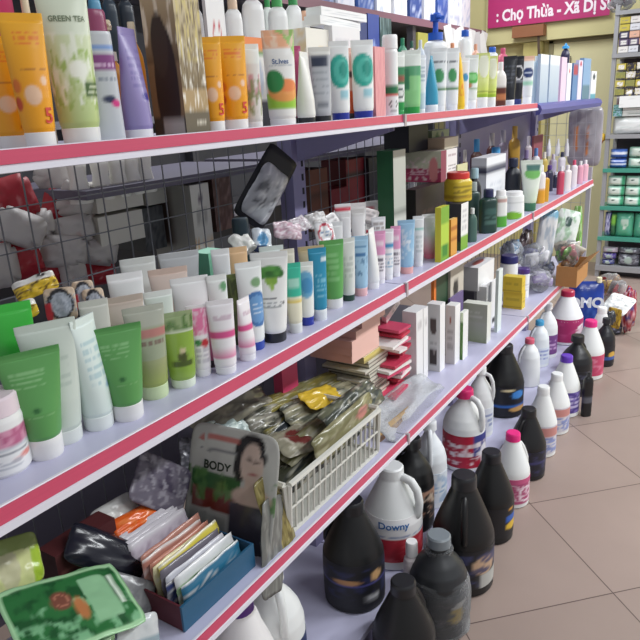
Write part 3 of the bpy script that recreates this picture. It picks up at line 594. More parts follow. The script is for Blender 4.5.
tube(99, 148, 326, 'large green tube with white cap, second of the two green twins', GRN, '#ecebea', .03, ZM, .18, .75, by=426, cr=.4)
tube(30, 86, 322, 'pale sage translucent tube behind the nearer green twin', ('#ccd6cc', [('t', -.3, .4, .4, .7, '#b9c6bc', 4)]), '#dfe4e0', .085, ZM, .12, .75, cr=.3, force=True)
tube(72, 113, 317, 'mint white tube turned edge-on between the green twins', ('#dce9e4', [('t', -.5, .5, .3, .8, '#b5cfd2', 6), ('e', .3, .3, .2, .03, '#8fb0c8')]), '#e9efec', .032, ZM, .13, rz=.25, w=.055, by=436, cr=.42, force=True)
tube(2, 44, 304, 'glossy bright green tube behind the nearer green twin', ('#35a83a', [('g', 0, 1, '#2c9a34', '#46c44a')]), '#2f8f38', .15, ZM, .1, .75)
tube(130, 170, 306, 'translucent olive gel tube with red text band', ('#b2bba0', [('b', .75, 1, '#c5c8ba'), ('b', .62, .72, '#cf8a84'), ('t', -.6, .6, .5, .6, '#8a6d66', 1), ('g', 0, .35, '#a9b860', '#b0b68a')]), '#cfe0b2', .05, ZM, .15, .75, m=M_GEL)
tube(164, 197, 312, 'clear green gel tube with leaf picture and white cap', ('#9cc04a', [('b', .72, 1, '#a6bb86'), ('n', 5, .0, '#4e7a2e', .72, .95), ('b', .71, .735, '#f0f6e0'), ('e', .05, .36, .2, .1, '#4c4a26'), ('r', -.5, .5, .22, .3, '#4e5e22'), ('e', .05, .45, .1, .05, '#e9d9b0')]), '#e6efdc', .03, ZM, .12, .8, by=394, m=M_GEL)
BER = ('#f3eff1', [('b', .55, .95, '#ea7faa'), ('n', 7, .1, '#f6d2e0', .55, .95), ('e', .3, .42, .35, .06, '#c8303a'), ('e', -.2, .44, .25, .05, '#3f8a4a'), ('t', -.5, .5, .1, .35, '#c9c4cc', 3)])
tube(190, 211, 305, 'white and pink tube with berry picture', BER, '#f0eef0', .03, ZM, .1, .8, by=379)
tube(204, 218, 304, 'pink tube half hidden between the berry and striped tubes', '#dd7fa6', '#4a3a44', .055, ZM, .12, .8)
PST = ('#f1edf0', [('b', .45, .56, '#d9558f'), ('g', .16, .32, '#e28ab0', '#f1edf0'), ('t', -.4, .5, .7, .8, '#cfb9c6', 2)])
tube(210, 237, 300, 'white tube with pink band, facing the aisle beside the berry tube', PST, '#f4f2f4', .03, ZM, .1, .85, by=372, group='white tubes with pink bands')
tube(236, 256, 298, 'white tube with pink band turned edge-on beside the blue circle tube', PST, '#f4f2f4', .028, ZM, .1, rz=.1, w=.04, by=363, group='white tubes with pink bands')
BC = ('#edf1ef', [('e', .25, .42, .75, .22, '#6f9fd0'), ('o', .25, .42, .75, .22, '#4a7ab4'), ('t', 0, .6, .35, .5, '#cfe0f0', 3), ('e', .3, .75, .3, .06, '#7fa67a')])
tube(239, 265, 262, 'white tube with blue circle and blue cap left of the broccoli tube', BC, '#2f4aa8', .068, ZM, .1, .7, force=True)
BROC = ('#f0f1ee', [('e', .02, .62, .1, .08, '#9cc25a'), ('e', -.1, .67, .13, .06, '#8fb84e'), ('e', .13, .67, .13, .06, '#86b048'), ('e', 0, .745, .5, .05, '#3f7a34'), ('e', -.36, .735, .2, .05, '#4a8a3c'), ('e', .36, .74, .2, .05, '#3a7030'), ('e', -.2, .785, .24, .045, '#52933f'), ('e', .2, .79, .24, .045, '#45853a'), ('e', 0, .81, .2, .035, '#5a9c46'), ('e', -.05, .75, .14, .03, '#356a2c'), ('e', .25, .74, .1, .025, '#54943f'), ('t', -.5, .2, .43, .46, '#55585c', 1), ('t', -.5, .4, .32, .4, '#a2a6a6', 3), ('e', .5, .38, .07, .018, '#333333')])
tube(254, 291, 252, 'tall white tube with broccoli picture and black cap', BROC, '#26282c', .03, ZM, .11, .95, by=345, cr=.46, force=True)
tube(286, 303, 263, 'tube with aqua green top and pale yellow lower half', ('#ede9cf', [('b', .45, 1, '#3fbd9f'), ('r', -.5, .5, .6, .75, '#a9dccb'), ('b', .36, .4, '#e3c84a')]), '#e9ebe8', .03, ZM, .15, .8, by=337)
tube(297, 315, 262, 'white tube with blue oval and blue cap right of the aqua tube', ('#eff1ec', [('e', 0, .6, .75, .24, '#6fb0d6'), ('e', .1, .58, .5, .14, '#4d96c8')]), '#2b3aa0', .03, ZM, .14, .8, by=329)
tube(310, 328, 248, 'deep teal tube with white label mark and white cap', ('#2f93b6', [('r', .2, .8, .78, .86, '#dcecf0'), ('t', -.3, .5, .2, .6, '#7fc2d6', 5)]), '#e9eef0', .03, ZM, .16, .7, by=322)
tube(321, 345, 240, 'grass green tube with white cap right of the teal tube', ('#62a95a', [('t', -.4, .3, .3, .8, '#84c07c', 5)]), '#eeeeec', .03, ZM, .15, .75, by=310)
tube(340, 356, 238, 'grey white tube with dark green cap', ('#dfe1dc', [('t', -.4, .4, .3, .7, '#c2c6c0', 4)]), '#27473a', .03, ZM, .1, .7, by=302)
LBL = ('#a9cfe8', [('t', -.5, .6, .75, .85, '#5f8fb8', 1), ('r', -.4, .4, .62, .68, '#4f7fae'), ('n', 6, .3, '#5f86a8', .25, .6)])
tube(352, 369, 236, 'light blue tube with pale pink cap right of the grey white tube', LBL, '#f0bfc0', .03, ZM, .14, .85, by=297, group='light blue tubes with pink caps')
tube(365, 379, 228, 'white tube turned edge-on beside the light blue tube', '#eff0ee', '#f3f3f3', .03, ZM, .1, rz=.2, w=.045, by=290)
PW = ('#f3eef2', [('b', .52, 1, '#e6a2c8'), ('r', -.4, .4, .7, .8, '#f3d9e6'), ('t', -.4, .4, .15, .45, '#6a6470', 4)])
tube(374, 386, 231, 'pink and white tube left of the blue banded tube', PW, '#f4f2f4', .033, ZM, .08, .8, by=286, group='pink and white tubes')
tube(382, 394, 229, 'white tube with blue band between the pink and white tubes', ('#f1f3f4', [('b', .6, .7, '#4f9ac6'), ('t', -.5, .5, .15, .5, '#8fb6cc', 4)]), '#f4f4f4', .03, ZM, .09, .8, by=282)
tube(391, 401, 226, 'pink and white tube right of the blue banded tube', PW, '#f4f2f4', .033, ZM, .08, .8, by=279, group='pink and white tubes')
tube(398, 415, 220, 'light blue tube with pink cap beyond the shelf joint', ('#9fc9e6', [('n', 6, .2, '#d6e8f4', .2, .8), ('t', -.3, .3, .5, .6, '#e9f2f8', 1)]), '#eeb4b0', .03, ZM, .13, .85, by=276, group='light blue tubes with pink caps')
tube(413, 424, 216, 'white slim tube with grey print right of the far light blue tube', ('#f0f2f2', [('b', .7, .74, '#9fd0c6'), ('t', -.4, .4, .2, .6, '#cfd6d6', 4)]), '#f4f4f4', .03, ZM, .1, .8, by=267)
tube(422, 437, 214, 'white tube fading to coral pink at its foot', ('#f3f0f0', [('g', 0, .45, '#e87f92', '#f3e4e4'), ('b', .62, .66, '#b9d6cf')]), '#f07f96', .03, ZM, .1, .8, by=259)
carton(435, 441, 449, 208, 'lime green carton with yellow top', ('#7fae3a', [('b', .3, .7, '#b6d24a'), ('r', -.6, .6, .1, .3, '#3f8a34')]), '#d8cf3e', '#d9d84a', d=.008, z=ZM)
carton(447, 451, 457, 220, 'small orange gold carton beside the lime carton', ('#dfa24a', [('b', .4, .5, '#b9702e'), ('b', .7, .8, '#b9702e')]), '#c98a34', '#e9c27a', d=.008, z=ZM)
bkc = carton(449, 461, 468, 204, 'black, white and green carton under the yellow jar', ('#eeeeec', [('b', 0, .3, '#7fb03e'), ('t', -.6, .6, .4, .9, '#b9b9bc', 4)]), ('#2b2d36', [('b', 0, .18, '#3f5a34')]), '#3a3a40', d=.012, z=ZM)
p = on_x(458, 200, XF-.05)
yj = empty('plastic_jar', (XF-.05, y_at(458, XF-.05, ZM+.19), ZM+bkc['_h']+.001), -.5); tag(yj, 'yellow plastic jar with red lid standing on the black carton', 'jar')
loft('jar_body', [(0, .036, .036, 3.5), (.004, .038, .038, 3.5), (.06, .038, .038, 3.5), (.07, .034, .034, 2.5)], ('#d9bd3a', [('b', .1, .3, '#b9962c'), ('t', -.7, .7, .2, .7, '#8f7a2a', 4)]), yj, None, 24, 12); loft('lid', [(.07, .036, .036, 2), (.086, .036, .036, 2), (.09, .034, .034, 2)], '#d63a34', yj, None, 24, 3)
# right part of the middle shelf
bottle(467, 477, 208, 'small clear bottle with white cap right of the black carton', '#4f6f66', '#e6ebe8', 'round', d=.03, z=ZM)
GB = ('#27433e', [('e', 0, .6, .5, .1, '#3f625c'), ('t', -.5, .5, .2, .5, '#55786f', 3)])
bottle(479, 497, 189, 'dark green mouthwash bottle with navy cap, front one', GB, '#2a2e58', 'straight', d=.035, z=ZM, group='dark green bottles', capr=.55)
bottle(466, 480, 182, 'dark green bottle with grey cap behind the mouthwash bottle', '#3c524e', '#aab4b2', 'straight', d=.09, z=ZM, group='dark green bottles', capr=.5)
bottle(494, 507, 190, 'white bottle with green base left of the short white jar', ('#eef0ec', [('b', 0, .35, '#5cae42'), ('b', .82, .9, '#c9a6a0')]), '#f3f3f3', 'flip', d=.03, z=ZM, capr=.8)
bottle(503, 524, 191, 'short white jar bottle with lime label', ('#f0f2f0', [('e', -.3, .16, .6, .18, '#84c23a'), ('b', .7, .74, '#d9dcd9')]), '#f5f5f5', 'flip', d=.04, z=ZM, capr=.85, flat=.8)
carton(482, 486, 505, 158, 'white carton bottle with navy band behind the green bottles', ('#e9eaee', [('b', .73, .84, '#2f3150'), ('t', -.6, .6, .3, .6, '#cfd2da', 3)]), ('#d6d8de', [('b', .73, .84, '#2a2c48')]), '#f2f2f4', d=.12, z=ZM, dp=.06)
bottle(489, 501, 147, 'bottle with sky blue cap behind the navy banded carton', '#c9d6e2', '#4ba0d8', 'round', d=.22, z=ZM, capr=.7)
for l, r, ty, c, cp, lb in ((467, 481, 168, '#23242e', '#a8c6d2', 'black bottle with pale blue cap behind the yellow jar'), (504, 521, 158, '#1f232e', '#2a2f48', 'black bottle with navy cap behind the short white jar'), (545, 553, 165, '#33334a', '#5a3f86', 'dark bottle with purple cap right of the green white tube'), (552, 559, 172, '#2a2d44', '#dfe2ea', 'navy bottle with white cap left of the pink bottles')):
    bottle(l, r, ty, lb, c, cp, 'round', d=.11, z=ZM, capr=.55)
GWT = ('#e6eee0', [('e', .1, .68, .6, .12, '#7ec46a'), ('r', -.3, .6, .76, .9, '#4f7d74'), ('g', 0, .4, '#cfe0c4', '#e6eee0')])
tube(520, 541, 160, 'pale green and white tube with dark green cap', GWT, '#3f7458', .03, ZM, .17, .9, cr=.44)
bottle(536, 545, 165, 'white bottle with orange lower half', ('#efe9e6', [('b', 0, .45, '#e2a032')]), '#f2f2f2', 'straight', d=.045, z=ZM)
bottle(541, 549, 172, 'amber yellow bottle beside the orange white bottle', '#cf9a2e', '#3d2f5a', 'straight', d=.03, z=ZM)
for i, (l, r, ty, c, cp, lb) in enumerate(((557, 564, 166, '#c64a64', '#e9e6ea', 'crimson bottle with white cap near the far end'), (563, 571, 165, '#efe6e4', '#f4f2f2', 'white bottle with faint brown print near the far end'), (570, 577, 160, '#e9dfe4', '#e2607f', 'white bottle with pink cap near the far end'), (577, 583, 161, '#e6a6ba', '#f2f0f2', 'pink bottle near the far end'), (582, 588, 160, '#efb9c8', '#f6f4f6', 'pale pink bottle, last on the middle shelf'))):
    bottle(l, r, ty, lb, c, cp, 'straight', d=.03, z=ZM, group='pink bottles near the far end')
for l, r, ty, c, cp, lb in ((508, 519, 126, '#a8812f', '#c9a24a', 'tall amber bottle at the back of the far bay'), (497, 507, 130, '#8a7f8e', '#b9b4bc', 'tall grey bottle at the back of the far bay'), (486, 496, 133, '#5f3a34', '#c9c2be', 'brown bottle with pale cap at the back of the far bay'), (470, 482, 139, '#6a4a40', '#4ba0d8', 'brown bottle with bright blue cap at the back'), (461, 468, 150, '#7a4a3c', '#c8bfb8', 'slim brown bottle right of the second joint'), (524, 531, 136, '#b9aeb2', '#d8d2d6', 'slim pale bottle at the back of the far bay')):
    bottle(l, r, ty, lb, c, cp, 'straight', d=.25, z=ZM, flat=.8)
carton(531, 533, 542, 136, 'dull red carton at the back of the far bay', ('#8f4a52', [('b', .1, .2, '#b9808a')]), '#7a3f48', d=.24, z=ZM)
# stacked cartons past the first joint
c1 = carton(405, 416, 446, 190, 'dark brown carton under the pink hair remover carton', ('#2f2426', [('t', -.6, .6, .3, .7, '#5a3f40', 2)]), '#241c1e', '#3a2c2e', d=.13, z=ZM)
z1 = ZM+c1['_h']+.001
c2 = carton(404, 441, 457, 151, 'wide carton with cream top half, crimson lower half and white end', ('#efe9ea', [('r', -1, -.35, 0, 1, '#8f3a55'), ('t', -.1, .8, .1, .5, '#6a5a60', 4), ('t', -.1, .8, .75, .85, '#b9a2a8', 1)]), ('#c7c9b0', [('b', 0, .45, '#b03a5f'), ('n', 5, .2, '#e9d6d6', .05, .8), ('e', .6, .4, .25, .4, '#d98a8a'), ('t', -.7, .2, .2, .35, '#e2b9c4', 2)]), '#d6d2c4', d=.125, z=z1, n=28)
z2 = z1+c2['_h']+.001
carton(405, 409, 428, 126, 'black carton on top of the wide crimson carton', '#1e2029', '#1b1d26', '#2a2c36', d=.2, z=z2, dp=.09)
c3 = carton(430, 441, 455, 139, 'beige wedge carton on top of the wide crimson carton', '#d9cfbe', '#b9a58c', '#cbb9a2', d=.14, z=z2, dp=.1)
carton(430, 432, 449, 131, 'flat green print carton on the beige wedge carton', ('#8a9a7a', [('e', -.4, .5, .2, .4, '#3f6a3a'), ('e', .2, .5, .2, .4, '#2f3a6a')]), '#7a8a6a', '#9aa98a', d=.2, z=z2, dp=.05)
carton(378, 394, 406, 151, 'tall dark green carton with pale front standing by the first joint', ('#c4c6bc', [('b', .42, .46, '#9a9c94'), ('b', 0, .4, '#dcdcd4'), ('e', .1, .2, .5, .1, '#9ab08a')]), '#1f5a34', '#2c6a40', d=.14, z=ZM)
carton(455, 457, 467, 165, 'small carton with yellow and green print behind the yellow jar', ('#d9d6a8', [('e', 0, .5, .6, .3, '#4f9a6a'), ('b', 0, .3, '#d9b83e')]), '#b9b48a', d=.12, z=ZM)
# inner rows of tubes, only their crimped tops show
def row(rows, d, group, **k):
    for l, r, ty, body, cap, lb in rows: tube(l, r, ty, lb, body, cap, d, ZM, .12, .75, group=group, **k)
row(((112, 150, 296, ('#d3c6ba', [('b', .9, 1, '#c9b9ac')]), '#e2dcd6', 'pale beige tube behind the second green twin'),
     (150, 178, 291, ('#dfe9e0', [('b', .93, 1, '#eef2ee')]), '#eeeeee', 'mint white tube left of the large white crimp'),
     (176, 213, 277, '#f1f2f1', '#f4f4f4', 'large white tube behind the clear green gel tube'),
     (211, 231, 275, ('#eef2ee', [('e', .4, .85, .3, .06, '#6fa878')]), '#f2f2f2', 'white tube with small green mark behind the pink banded tube'),
     (229, 245, 274, ('#58633f', [('n', 5, .1, '#7a8a4a', 0, 1)]), '#3f4a30', 'dark olive tube left of the blue circle tube'),
     (250, 262, 266, ('#e3eee4', [('e', 0, .8, .3, .06, '#7aa878')]), '#eeeeee', 'mint white tube between blue circle and broccoli tubes'),
     (300, 326, 246, ('#d9c9a8', [('b', .9, 1, '#cdb98f')]), '#e2d9c6', 'tan tube behind the teal tube'),
     (283, 297, 249, '#e9e3d2', '#efefef', 'cream tube behind the aqua topped tube')), .09, 'second row tubes on the middle shelf')
row(((88, 116, 300, '#d9d9d0', '#eeeeee', 'dull white translucent tube behind the mint white edge-on tube'),
     (116, 150, 273, ('#e9ebea', [('b', .9, 1, '#f6f6f6')]), '#f0f0f0', 'glossy white tube in the third row at the left'),
     (155, 193, 268, ('#e2cfc4', [('b', .92, 1, '#d9c0b2')]), '#e9dcd4', 'pinkish beige tube in the third row'),
     (216, 234, 249, ('#e9ebec', [('g', 0, 1, '#c9d2da', '#f2f2f2')]), '#eeeeee', 'white grey tube left of the peach one'),
     (232, 251, 247, '#efc79a', '#efc79a', 'peach tube in the third row'),
     (262, 286, 246, ('#e3ece8', [('t', -.5, .5, .7, .9, '#8a97a0', 2)]), '#eeeeee', 'white tube with small print behind the broccoli tube'),
     (328, 344, 222, '#f0f0ee', '#dadada', 'white tube behind the grass green tube'), (341, 352, 213, '#f2f1f0', '#d9a0a0', 'white tube left of the red capped row'),
     (352, 366, 209, ('#f2f1ef', [('b', .9, 1, '#dddad6')]), '#c94a5a', 'white tube in front of the red capped row'), (372, 386, 217, ('#f0f0f0', [('t', -.5, .5, .7, .9, '#b0a7a2', 2)]), '#eeeeee', 'white printed tube behind the pink and white tubes'),
     (386, 399, 214, ('#e8ecec', [('b', .8, .84, '#8aa6b0')]), '#444a52', 'pale grey tube behind the blue banded tube'), (418, 432, 205, ('#e6e9ea', [('b', .9, 1, '#cfd4d6')]), '#eeeeee', 'grey crimped tube behind the slim white tube')), .165, 'third row tubes on the middle shelf')
row(((128, 162, 258, '#d9dcd8', '#eeeeee', 'dim white tube in the rear row at the left'), (165, 204, 252, '#bfc2c4', '#c9ccce', 'grey tube in the rear row'),
     (336, 352, 204, ('#f1f1f0', [('b', .88, .94, '#d9485a')]), '#e9e9e9', 'white tube with red stripe, first of the rear row'), (349, 367, 203, ('#f1f1f0', [('b', .9, 1, '#e9e4e2')]), '#e9e9e9', 'white tube with grey crimp in the rear row'), (366, 382, 201, ('#f3f2f1', [('r', -.9, 0, .75, .9, '#e2506a')]), '#e9e9e9', 'white tube with coral block in the rear row'),
     (382, 396, 203, '#ecebea', '#e9e9e9', 'white tube, last of the rear row'), (402, 420, 202, ('#c6cacc', [('b', .9, 1, '#b0b5b8')]), '#888888', 'silver grey tube in the rear row')), .235, 'rear row tubes on the middle shelf', th=.004)
carton(199, 203, 220, 258, 'small mint green carton with black foot', ('#7fc2a4', [('b', 0, .3, '#2c2f30')]), '#5fa486', '#9fd6bc', d=.2, z=ZM, dp=.05)
bottle(236, 253, 218, 'dark teal bottle under the hanging blister pack', '#16343d', '#1d2f3a', 'flip', d=.26, z=ZM)
# packets heaped on the inner middle shelf
for x, px, py, w, h, rx, ry, rz, P, lb in (
    (-.97, 250, 240, .05, .06, .5, -.5, -.5, ('#ecebe6', [('b', 0, .2, '#8a8a86')]), 'white paper packet leaning behind the peach tube'),
    (-.97, 262, 240, .05, .06, -.2, -.4, -.4, ('#dfe6ec', [('e', 0, .5, .6, .3, '#5f9ac6'), ('b', 0, .25, '#26345a')]), 'blue and navy packet behind the broccoli tube'),
    (-.96, 288, 229, .075, .05, -.25, -.7, -.5, ('#d9c0c8', [('n', 5, .0, '#b98f9f', 0, 1), ('n', 6, .2, '#f3eaee', 0, 1)]), 'crumpled pink foil packet by the upright'),
    (-.95, 304, 222, .06, .045, .2, -.8, -.4, ('#d9d4d6', [('n', 6, .1, '#a58f9a', 0, 1)]), 'silver foil packet by the upright'),
    (-.95, 320, 218, .06, .05, .1, -.8, -.6, ('#e9e8e6', [('n', 6, .2, '#b0aaa8', 0, 1)]), 'white foil packet behind the teal tube'),
    (-.88, 327, 234, .055, .06, .0, -.35, -.5, ('#f3f2f3', [('o', 0, .5, .8, .45, '#c8485a'), ('t', -.5, .5, .35, .65, '#5f86b0', 2)]), 'white round packet with red ring and blue print'),
    (-.97, 357, 214, .06, .04, .1, -.9, -.5, ('#f4f3f2', [('b', 0, .3, '#d8414f')]), 'white packet with red edge among the rear tubes'),
    (-.93, 14, 313, .075, .03, .2, -.6, -.6, ('#e8c43a', [('b', .6, 1, '#f1efe6'), ('n', 7, .1, '#3a2a26', .1, .6)]), 'yellow and white packet with dark lettering at the left'),
    (-.98, 38, 285, .07, .035, .25, -.5, -.6, ('#e6c23c', [('b', .65, 1, '#e9e6e0'), ('n', 7, .1, '#3a2420', .1, .65), ('e', .4, .9, .25, .12, '#2a2226')]), 'yellow packet with dark print against the wire grid')):
    p = on_x(px, py, x); pouch((x, p.y, max(p.z-h*.5, ZM+.03)), w, h, .012, P, lb, rz=rz, ry=ry, rx=rx, n=14, wob=.006, group='packets heaped on the middle shelf')
DOME = ('#d9c2a8', [('e', 0, .5, .86, .48, '#2b2a2e'), ('e', .05, .48, .66, .38, '#b9bec8'), ('n', 9, .15, '#9aa2b0', .2, .8), ('r', -1, -.55, 0, .55, '#c8303c')])
for x, px, py, w, h, rz, lb in ((-.94, 60, 303, .05, .055, -.7, 'card packet with large grey dome picture at the left'), (-.95, 84, 294, .036, .05, -.6, 'card packet with grey dome picture, middle one'), (-.93, 95, 303, .036, .055, -.55, 'card packet with grey dome picture and red corner, right one')):
    p = on_x(px, py, x); pouch((x, p.y, p.z-h*.55), w, h, .008, DOME, lb, rz=rz, ry=-.25, n=22, wob=.002, m=M_CARD, group='dome picture packets')
# loose white packets lying over the rear tubes, and more bottles in the far bay
R = random.Random(11)
for i in range(16):
    px = 336+i*4.4; py = (214, 226, 209, 220, 232)[i % 5]; x = (-.97, -.93, -.99, -.95)[i % 4]; p = on_x(px, py, x); c = ('#f1f0ee', '#e6e3e0', '#f4f2f2', '#efe6e4')[i % 4]; e = ('#d9485c', '#a9a6a4', '#e27a8c', '#5f6a78')[(i*3) % 4]
    pouch((x, p.y, max(p.z-.045, ZM+.02)), .05, .05, .012, (c, [('b', .0, .22, e), ('t', -.6, .6, .4, .8, '#b5b0b0', 2)]), ('white', 'greyish', 'bright white', 'rosy white')[i % 4]+' packet with '+('red', 'grey', 'pink', 'slate')[(i*3) % 4]+' edge, '+('first', 'second', 'third', 'fourth', 'fifth', 'sixth', 'seventh', 'eighth', 'ninth', 'tenth', 'eleventh', 'twelfth', 'thirteenth', 'fourteenth', 'fifteenth', 'sixteenth')[i]+' along the heap', rz=R.uniform(-1, .1), ry=R.uniform(-.9, -.2), rx=R.uniform(-.4, .4), n=8, group='white packets heaped over the rear tubes')
for l, r, ty, c, cp, lb in ((456, 465, 172, '#d9d4c8', '#e9e6e0', 'cream bottle peeping over the yellow jar lid'), (521, 530, 150, '#4a3f56', '#8a7aa0', 'plum bottle behind the pale green tube'), (531, 539, 148, '#d9d6dc', '#5f86c0', 'pale bottle with blue cap behind the pale green tube'), (540, 547, 152, '#c9b05a', '#e6e0d0', 'straw coloured bottle behind the purple capped one'), (549, 556, 154, '#a9a2b6', '#c9c4d2', 'grey lilac bottle behind the navy one'), (558, 565, 152, '#e6e2e6', '#3a3f5a', 'white bottle with navy cap behind the crimson one'), (476, 484, 160, '#e2e6ea', '#6fa6d0', 'white bottle with blue cap behind the mouthwash bottles')):
    bottle(l, r, ty, lb, c, cp, 'straight', d=.17, z=ZM, flat=.8)
# hanging blister pack on the wire back
bp = empty('blister_pack', (XB+.02, on_x(247, 222, XB+.02).y, on_x(247, 222, XB+.02).z), -.35, -.68, .0); tag(bp, 'black card blister pack hanging askew on the wire back', 'packet')
pouch_mesh(.10, .20, .004, ('#17171c', [('r', -.85, .85, .06, .62, '#2a2b31')]), 10, .06).build('backing_card', M_CARD, bp, True, True)
pouch_mesh(.085, .14, .04, ('#b9bcc2', [('n', 3, .15, '#5a5b62', .2, .8), ('n', 4, .3, '#e6e8ea', 0, 1)]), 16, .1, .006).build('blister', M_FOIL, bp, True, True, (.012, 0, .012))
p = on_x(270, 175, XB+.03); pouch((XB+.03, p.y, p.z-.045), .045, .09, .012, ('#7fb6e2', [('n', 5, .1, '#e9eef6', 0, 1), ('b', .0, .2, '#4f7fc0')]), 'pale blue packet hanging beside the purple upright', rz=-.5)
# ================================================================ goods on the other side, seen through the wire back
RW = 'red and white bags behind the wire back'
BAGW = ('#bdb8b6', [('n', 3, .75, '#a94a55', 0, .5), ('b', 0, .08, '#b5adad')]); BAGR = ('#a51d2e', [('n', 5, .5, '#c98a8e', .25, .75)])
for i, (px, py, x, w, h, rx, P, lb) in enumerate((
    (18, 195, -1.2, .09, .11, .2, BAGR, 'red bag high behind the wire grid at the left'), (52, 204, -1.24, .07, .09, -.3, BAGR, 'red bag between two white ones behind the grid'),
    (10, 224, -1.16, .10, .08, -.5, BAGW, 'white bag at the left edge behind the grid'), (37, 222, -1.2, .08, .07, .1, BAGW, 'white bag right of the left edge one behind the grid'),
    (64, 172, -1.26, .09, .09, .5, BAGW, 'topmost white bag behind the grid'), (68, 196, -1.2, .09, .10, -.5, BAGW, 'white bag below the topmost one behind the grid'),
    (86, 200, -1.26, .07, .12, .2, BAGW, 'tall white bag beside the boxes behind the grid'), (74, 227, -1.18, .10, .07, .1, BAGW, 'white bag in the middle of the heap behind the grid'),
    (22, 255, -1.18, .09, .10, .15, BAGR, 'red bag low behind the grid at the left'), (60, 249, -1.17, .10, .08, -.2, BAGW, 'white bag low in the heap behind the grid'),
    (92, 249, -1.18, .10, .07, -.3, BAGW, 'white bag at the lower right of the heap behind the grid'), (46, 266, -1.21, .09, .09, 0, BAGR, 'red bag at the foot of the heap behind the grid'),
    (74, 268, -1.17, .06, .09, .1, BAGW, 'small white bag at the foot of the heap'), (97, 270, -1.21, .09, .07, 0, BAGR, 'red bag at the foot beside the white boxes'), (0, 262, -1.17, .07, .10, 0, BAGW, 'white bag cut by the left photo edge behind the grid'))):
    p = on_x(px, py, x); pouch((x, p.y, p.z-h/2), w*.92, h*.85, .05, P, lb, 'bag', 'snack_bag', rz=-.4, rx=rx, group=RW, n=14, wob=.006, corner=.28, m=M_CARD)
def back_box(l, r, ty, by, x, P, L, lb, dp=.1, cat='box', group='boxes behind the wire back'):
    a, b = on_x(l, by, x), on_x(r, by, x); h = on_x(l, ty, x).z-a.z
    o = carton_mesh(dp, abs(b.y-a.y), h, P, L, None, 12).build('carton', M_CARD, None, False, True, (x-dp/2, (a.y+b.y)/2, a.z)); tag(o, lb, cat, group)
back_box(98, 145, 186, 214, -1.15, '#d2cec6', '#b9b4aa', 'cream box behind the grid, upper of two')
back_box(102, 147, 217, 248, -1.15, '#d2cec6', '#b9b4aa', 'cream box behind the grid, lower of two')
back_box(147, 168, 184, 206, -1.2, '#c9c6c0', '#a5a29c', 'pale carton right of the cream boxes behind the grid')
back_box(147, 168, 208, 252, -1.2, ('#5a5c60', [('n', 5, .1, '#3a3c40', 0, 1)]), '#404246', 'dark grey carton behind the grid')
back_box(199, 217, 184, 272, -1.12, ('#dcdad4', [('e', .0, .85, .25, .05, '#6a5a6a'), ('t', -.6, .6, .55, .75, '#a8a6a2', 3), ('n', 4, .0, '#d9a236', .1, .4)]), ('#a29f98', [('r', -1, 0, .3, .95, '#54423a')]), 'tall white carton with gold print behind the grid', dp=.14)
back_box(217, 236, 176, 232, -1.15, ('#5f3f3a', [('n', 5, .2, '#8a6a62', 0, 1)]), '#4a302c', 'dark brown carton behind the blister pack')
back_box(312, 330, 170, 232, -1.15, ('#7a4a36', [('b', .5, .6, '#5a3a2c')]), '#5a3426', 'brown carton right of the upright behind the grid')
back_box(332, 350, 190, 226, -1.15, '#8a1f2c', '#6a1822', 'dark red carton behind the grid past the upright')
back_box(348, 366, 160, 222, -1.17, ('#9a2634', [('b', .7, .8, '#3a2a2c')]), '#6a1a24', 'taller dark red carton behind the grid')
back_box(370, 384, 158, 210, -1.15, '#34343c', '#26262c', 'black carton behind the green carton')
for i, px in enumerate((77, 100, 117, 131, 144)):
    x = -1.17; p = on_x(px, 172, x); z = 1.336
    b = empty('lotion_bottle', (x, p.y, z), -.5); tag(b, ('first', 'second', 'third', 'fourth', 'fifth')[i]+' white bottle from the left on the shelf behind the wire grid', 'bottle', 'white bottles behind the wire back')
    loft('bottle_body', [(0, .024, .024, 2), (.004, .025, .025, 2), (.05, .017, .017, 2), (.08, .02, .02, 2), (.10, .018, .018, 2)], '#e9e7e2', b, None, 16, 8); loft('cap', [(.1, .012, .012, 2), (.12, .011, .011, 2)], '#f0f0f0', b, None, 12, 2)
# ================================================================ LOWER SHELF goods
# the green sheet mask packs at the lower left
GMK = ('#2f6f3c', [('n', 4, .15, '#1f4f2c', 0, 1), ('n', 5, .25, '#7fb88a', 0, .6), ('e', -.15, .62, .17, .13, '#7a4a3c'), ('o', -.15, .62, .12, .09, '#a8705a'), ('e', .1, .45, .1, .16, '#b9784a'), ('r', .25, .7, .2, .85, '#8fbf94'), ('r', .74, .82, .35, .8, '#d8e6d6'), ('r', -1, 1, .94, 1, '#a5d2a2'), ('r', -1, 1, 0, .06, '#a5d2a2'), ('r', -1, -.93, 0, 1, '#a5d2a2'), ('r', .93, 1, 0, 1, '#a5d2a2')])
def plate(c, ex, ey, w, h, t, P, label, cat, name, group=None, m=None, n=26, corner=.1, wob=.003):
    """a flat pack centred at c, its width along ex and height along ey"""
    ex = Vector(ex).normalized(); ey = Vector(ey); ey = (ey-ex*ey.dot(ex)).normalized(); ez = ex.cross(ey)
    o = pouch_mesh(w, h, t, P, n, corner, wob).build(name, m or M_FOIL, None, True, True)
    o.matrix_world = Matrix(((ez.x, ex.x, ey.x, c[0]-ey.x*h/2), (ez.y, ex.y, ey.y, c[1]-ey.y*h/2), (ez.z, ex.z, ey.z, c[2]-ey.z*h/2), (0, 0, 0, 1)))
    return tag(o, label, cat, group)
def quad_pack(p00, p10, p01, x_or, t, P, label, cat='packet', name='mask_packet', ax=on_x, **k):
    """corner pixels bottom-left, bottom-right, top-left with their distances along x"""
    a, b, c = [ax(q[0], q[1], x) for q, x in zip((p00, p10, p01), x_or)]
    ex, ey = b-a, c-a; return plate(a+ex/2+ey/2, ex, ey, ex.length, ey.length, t, P, label, cat, name, **k)
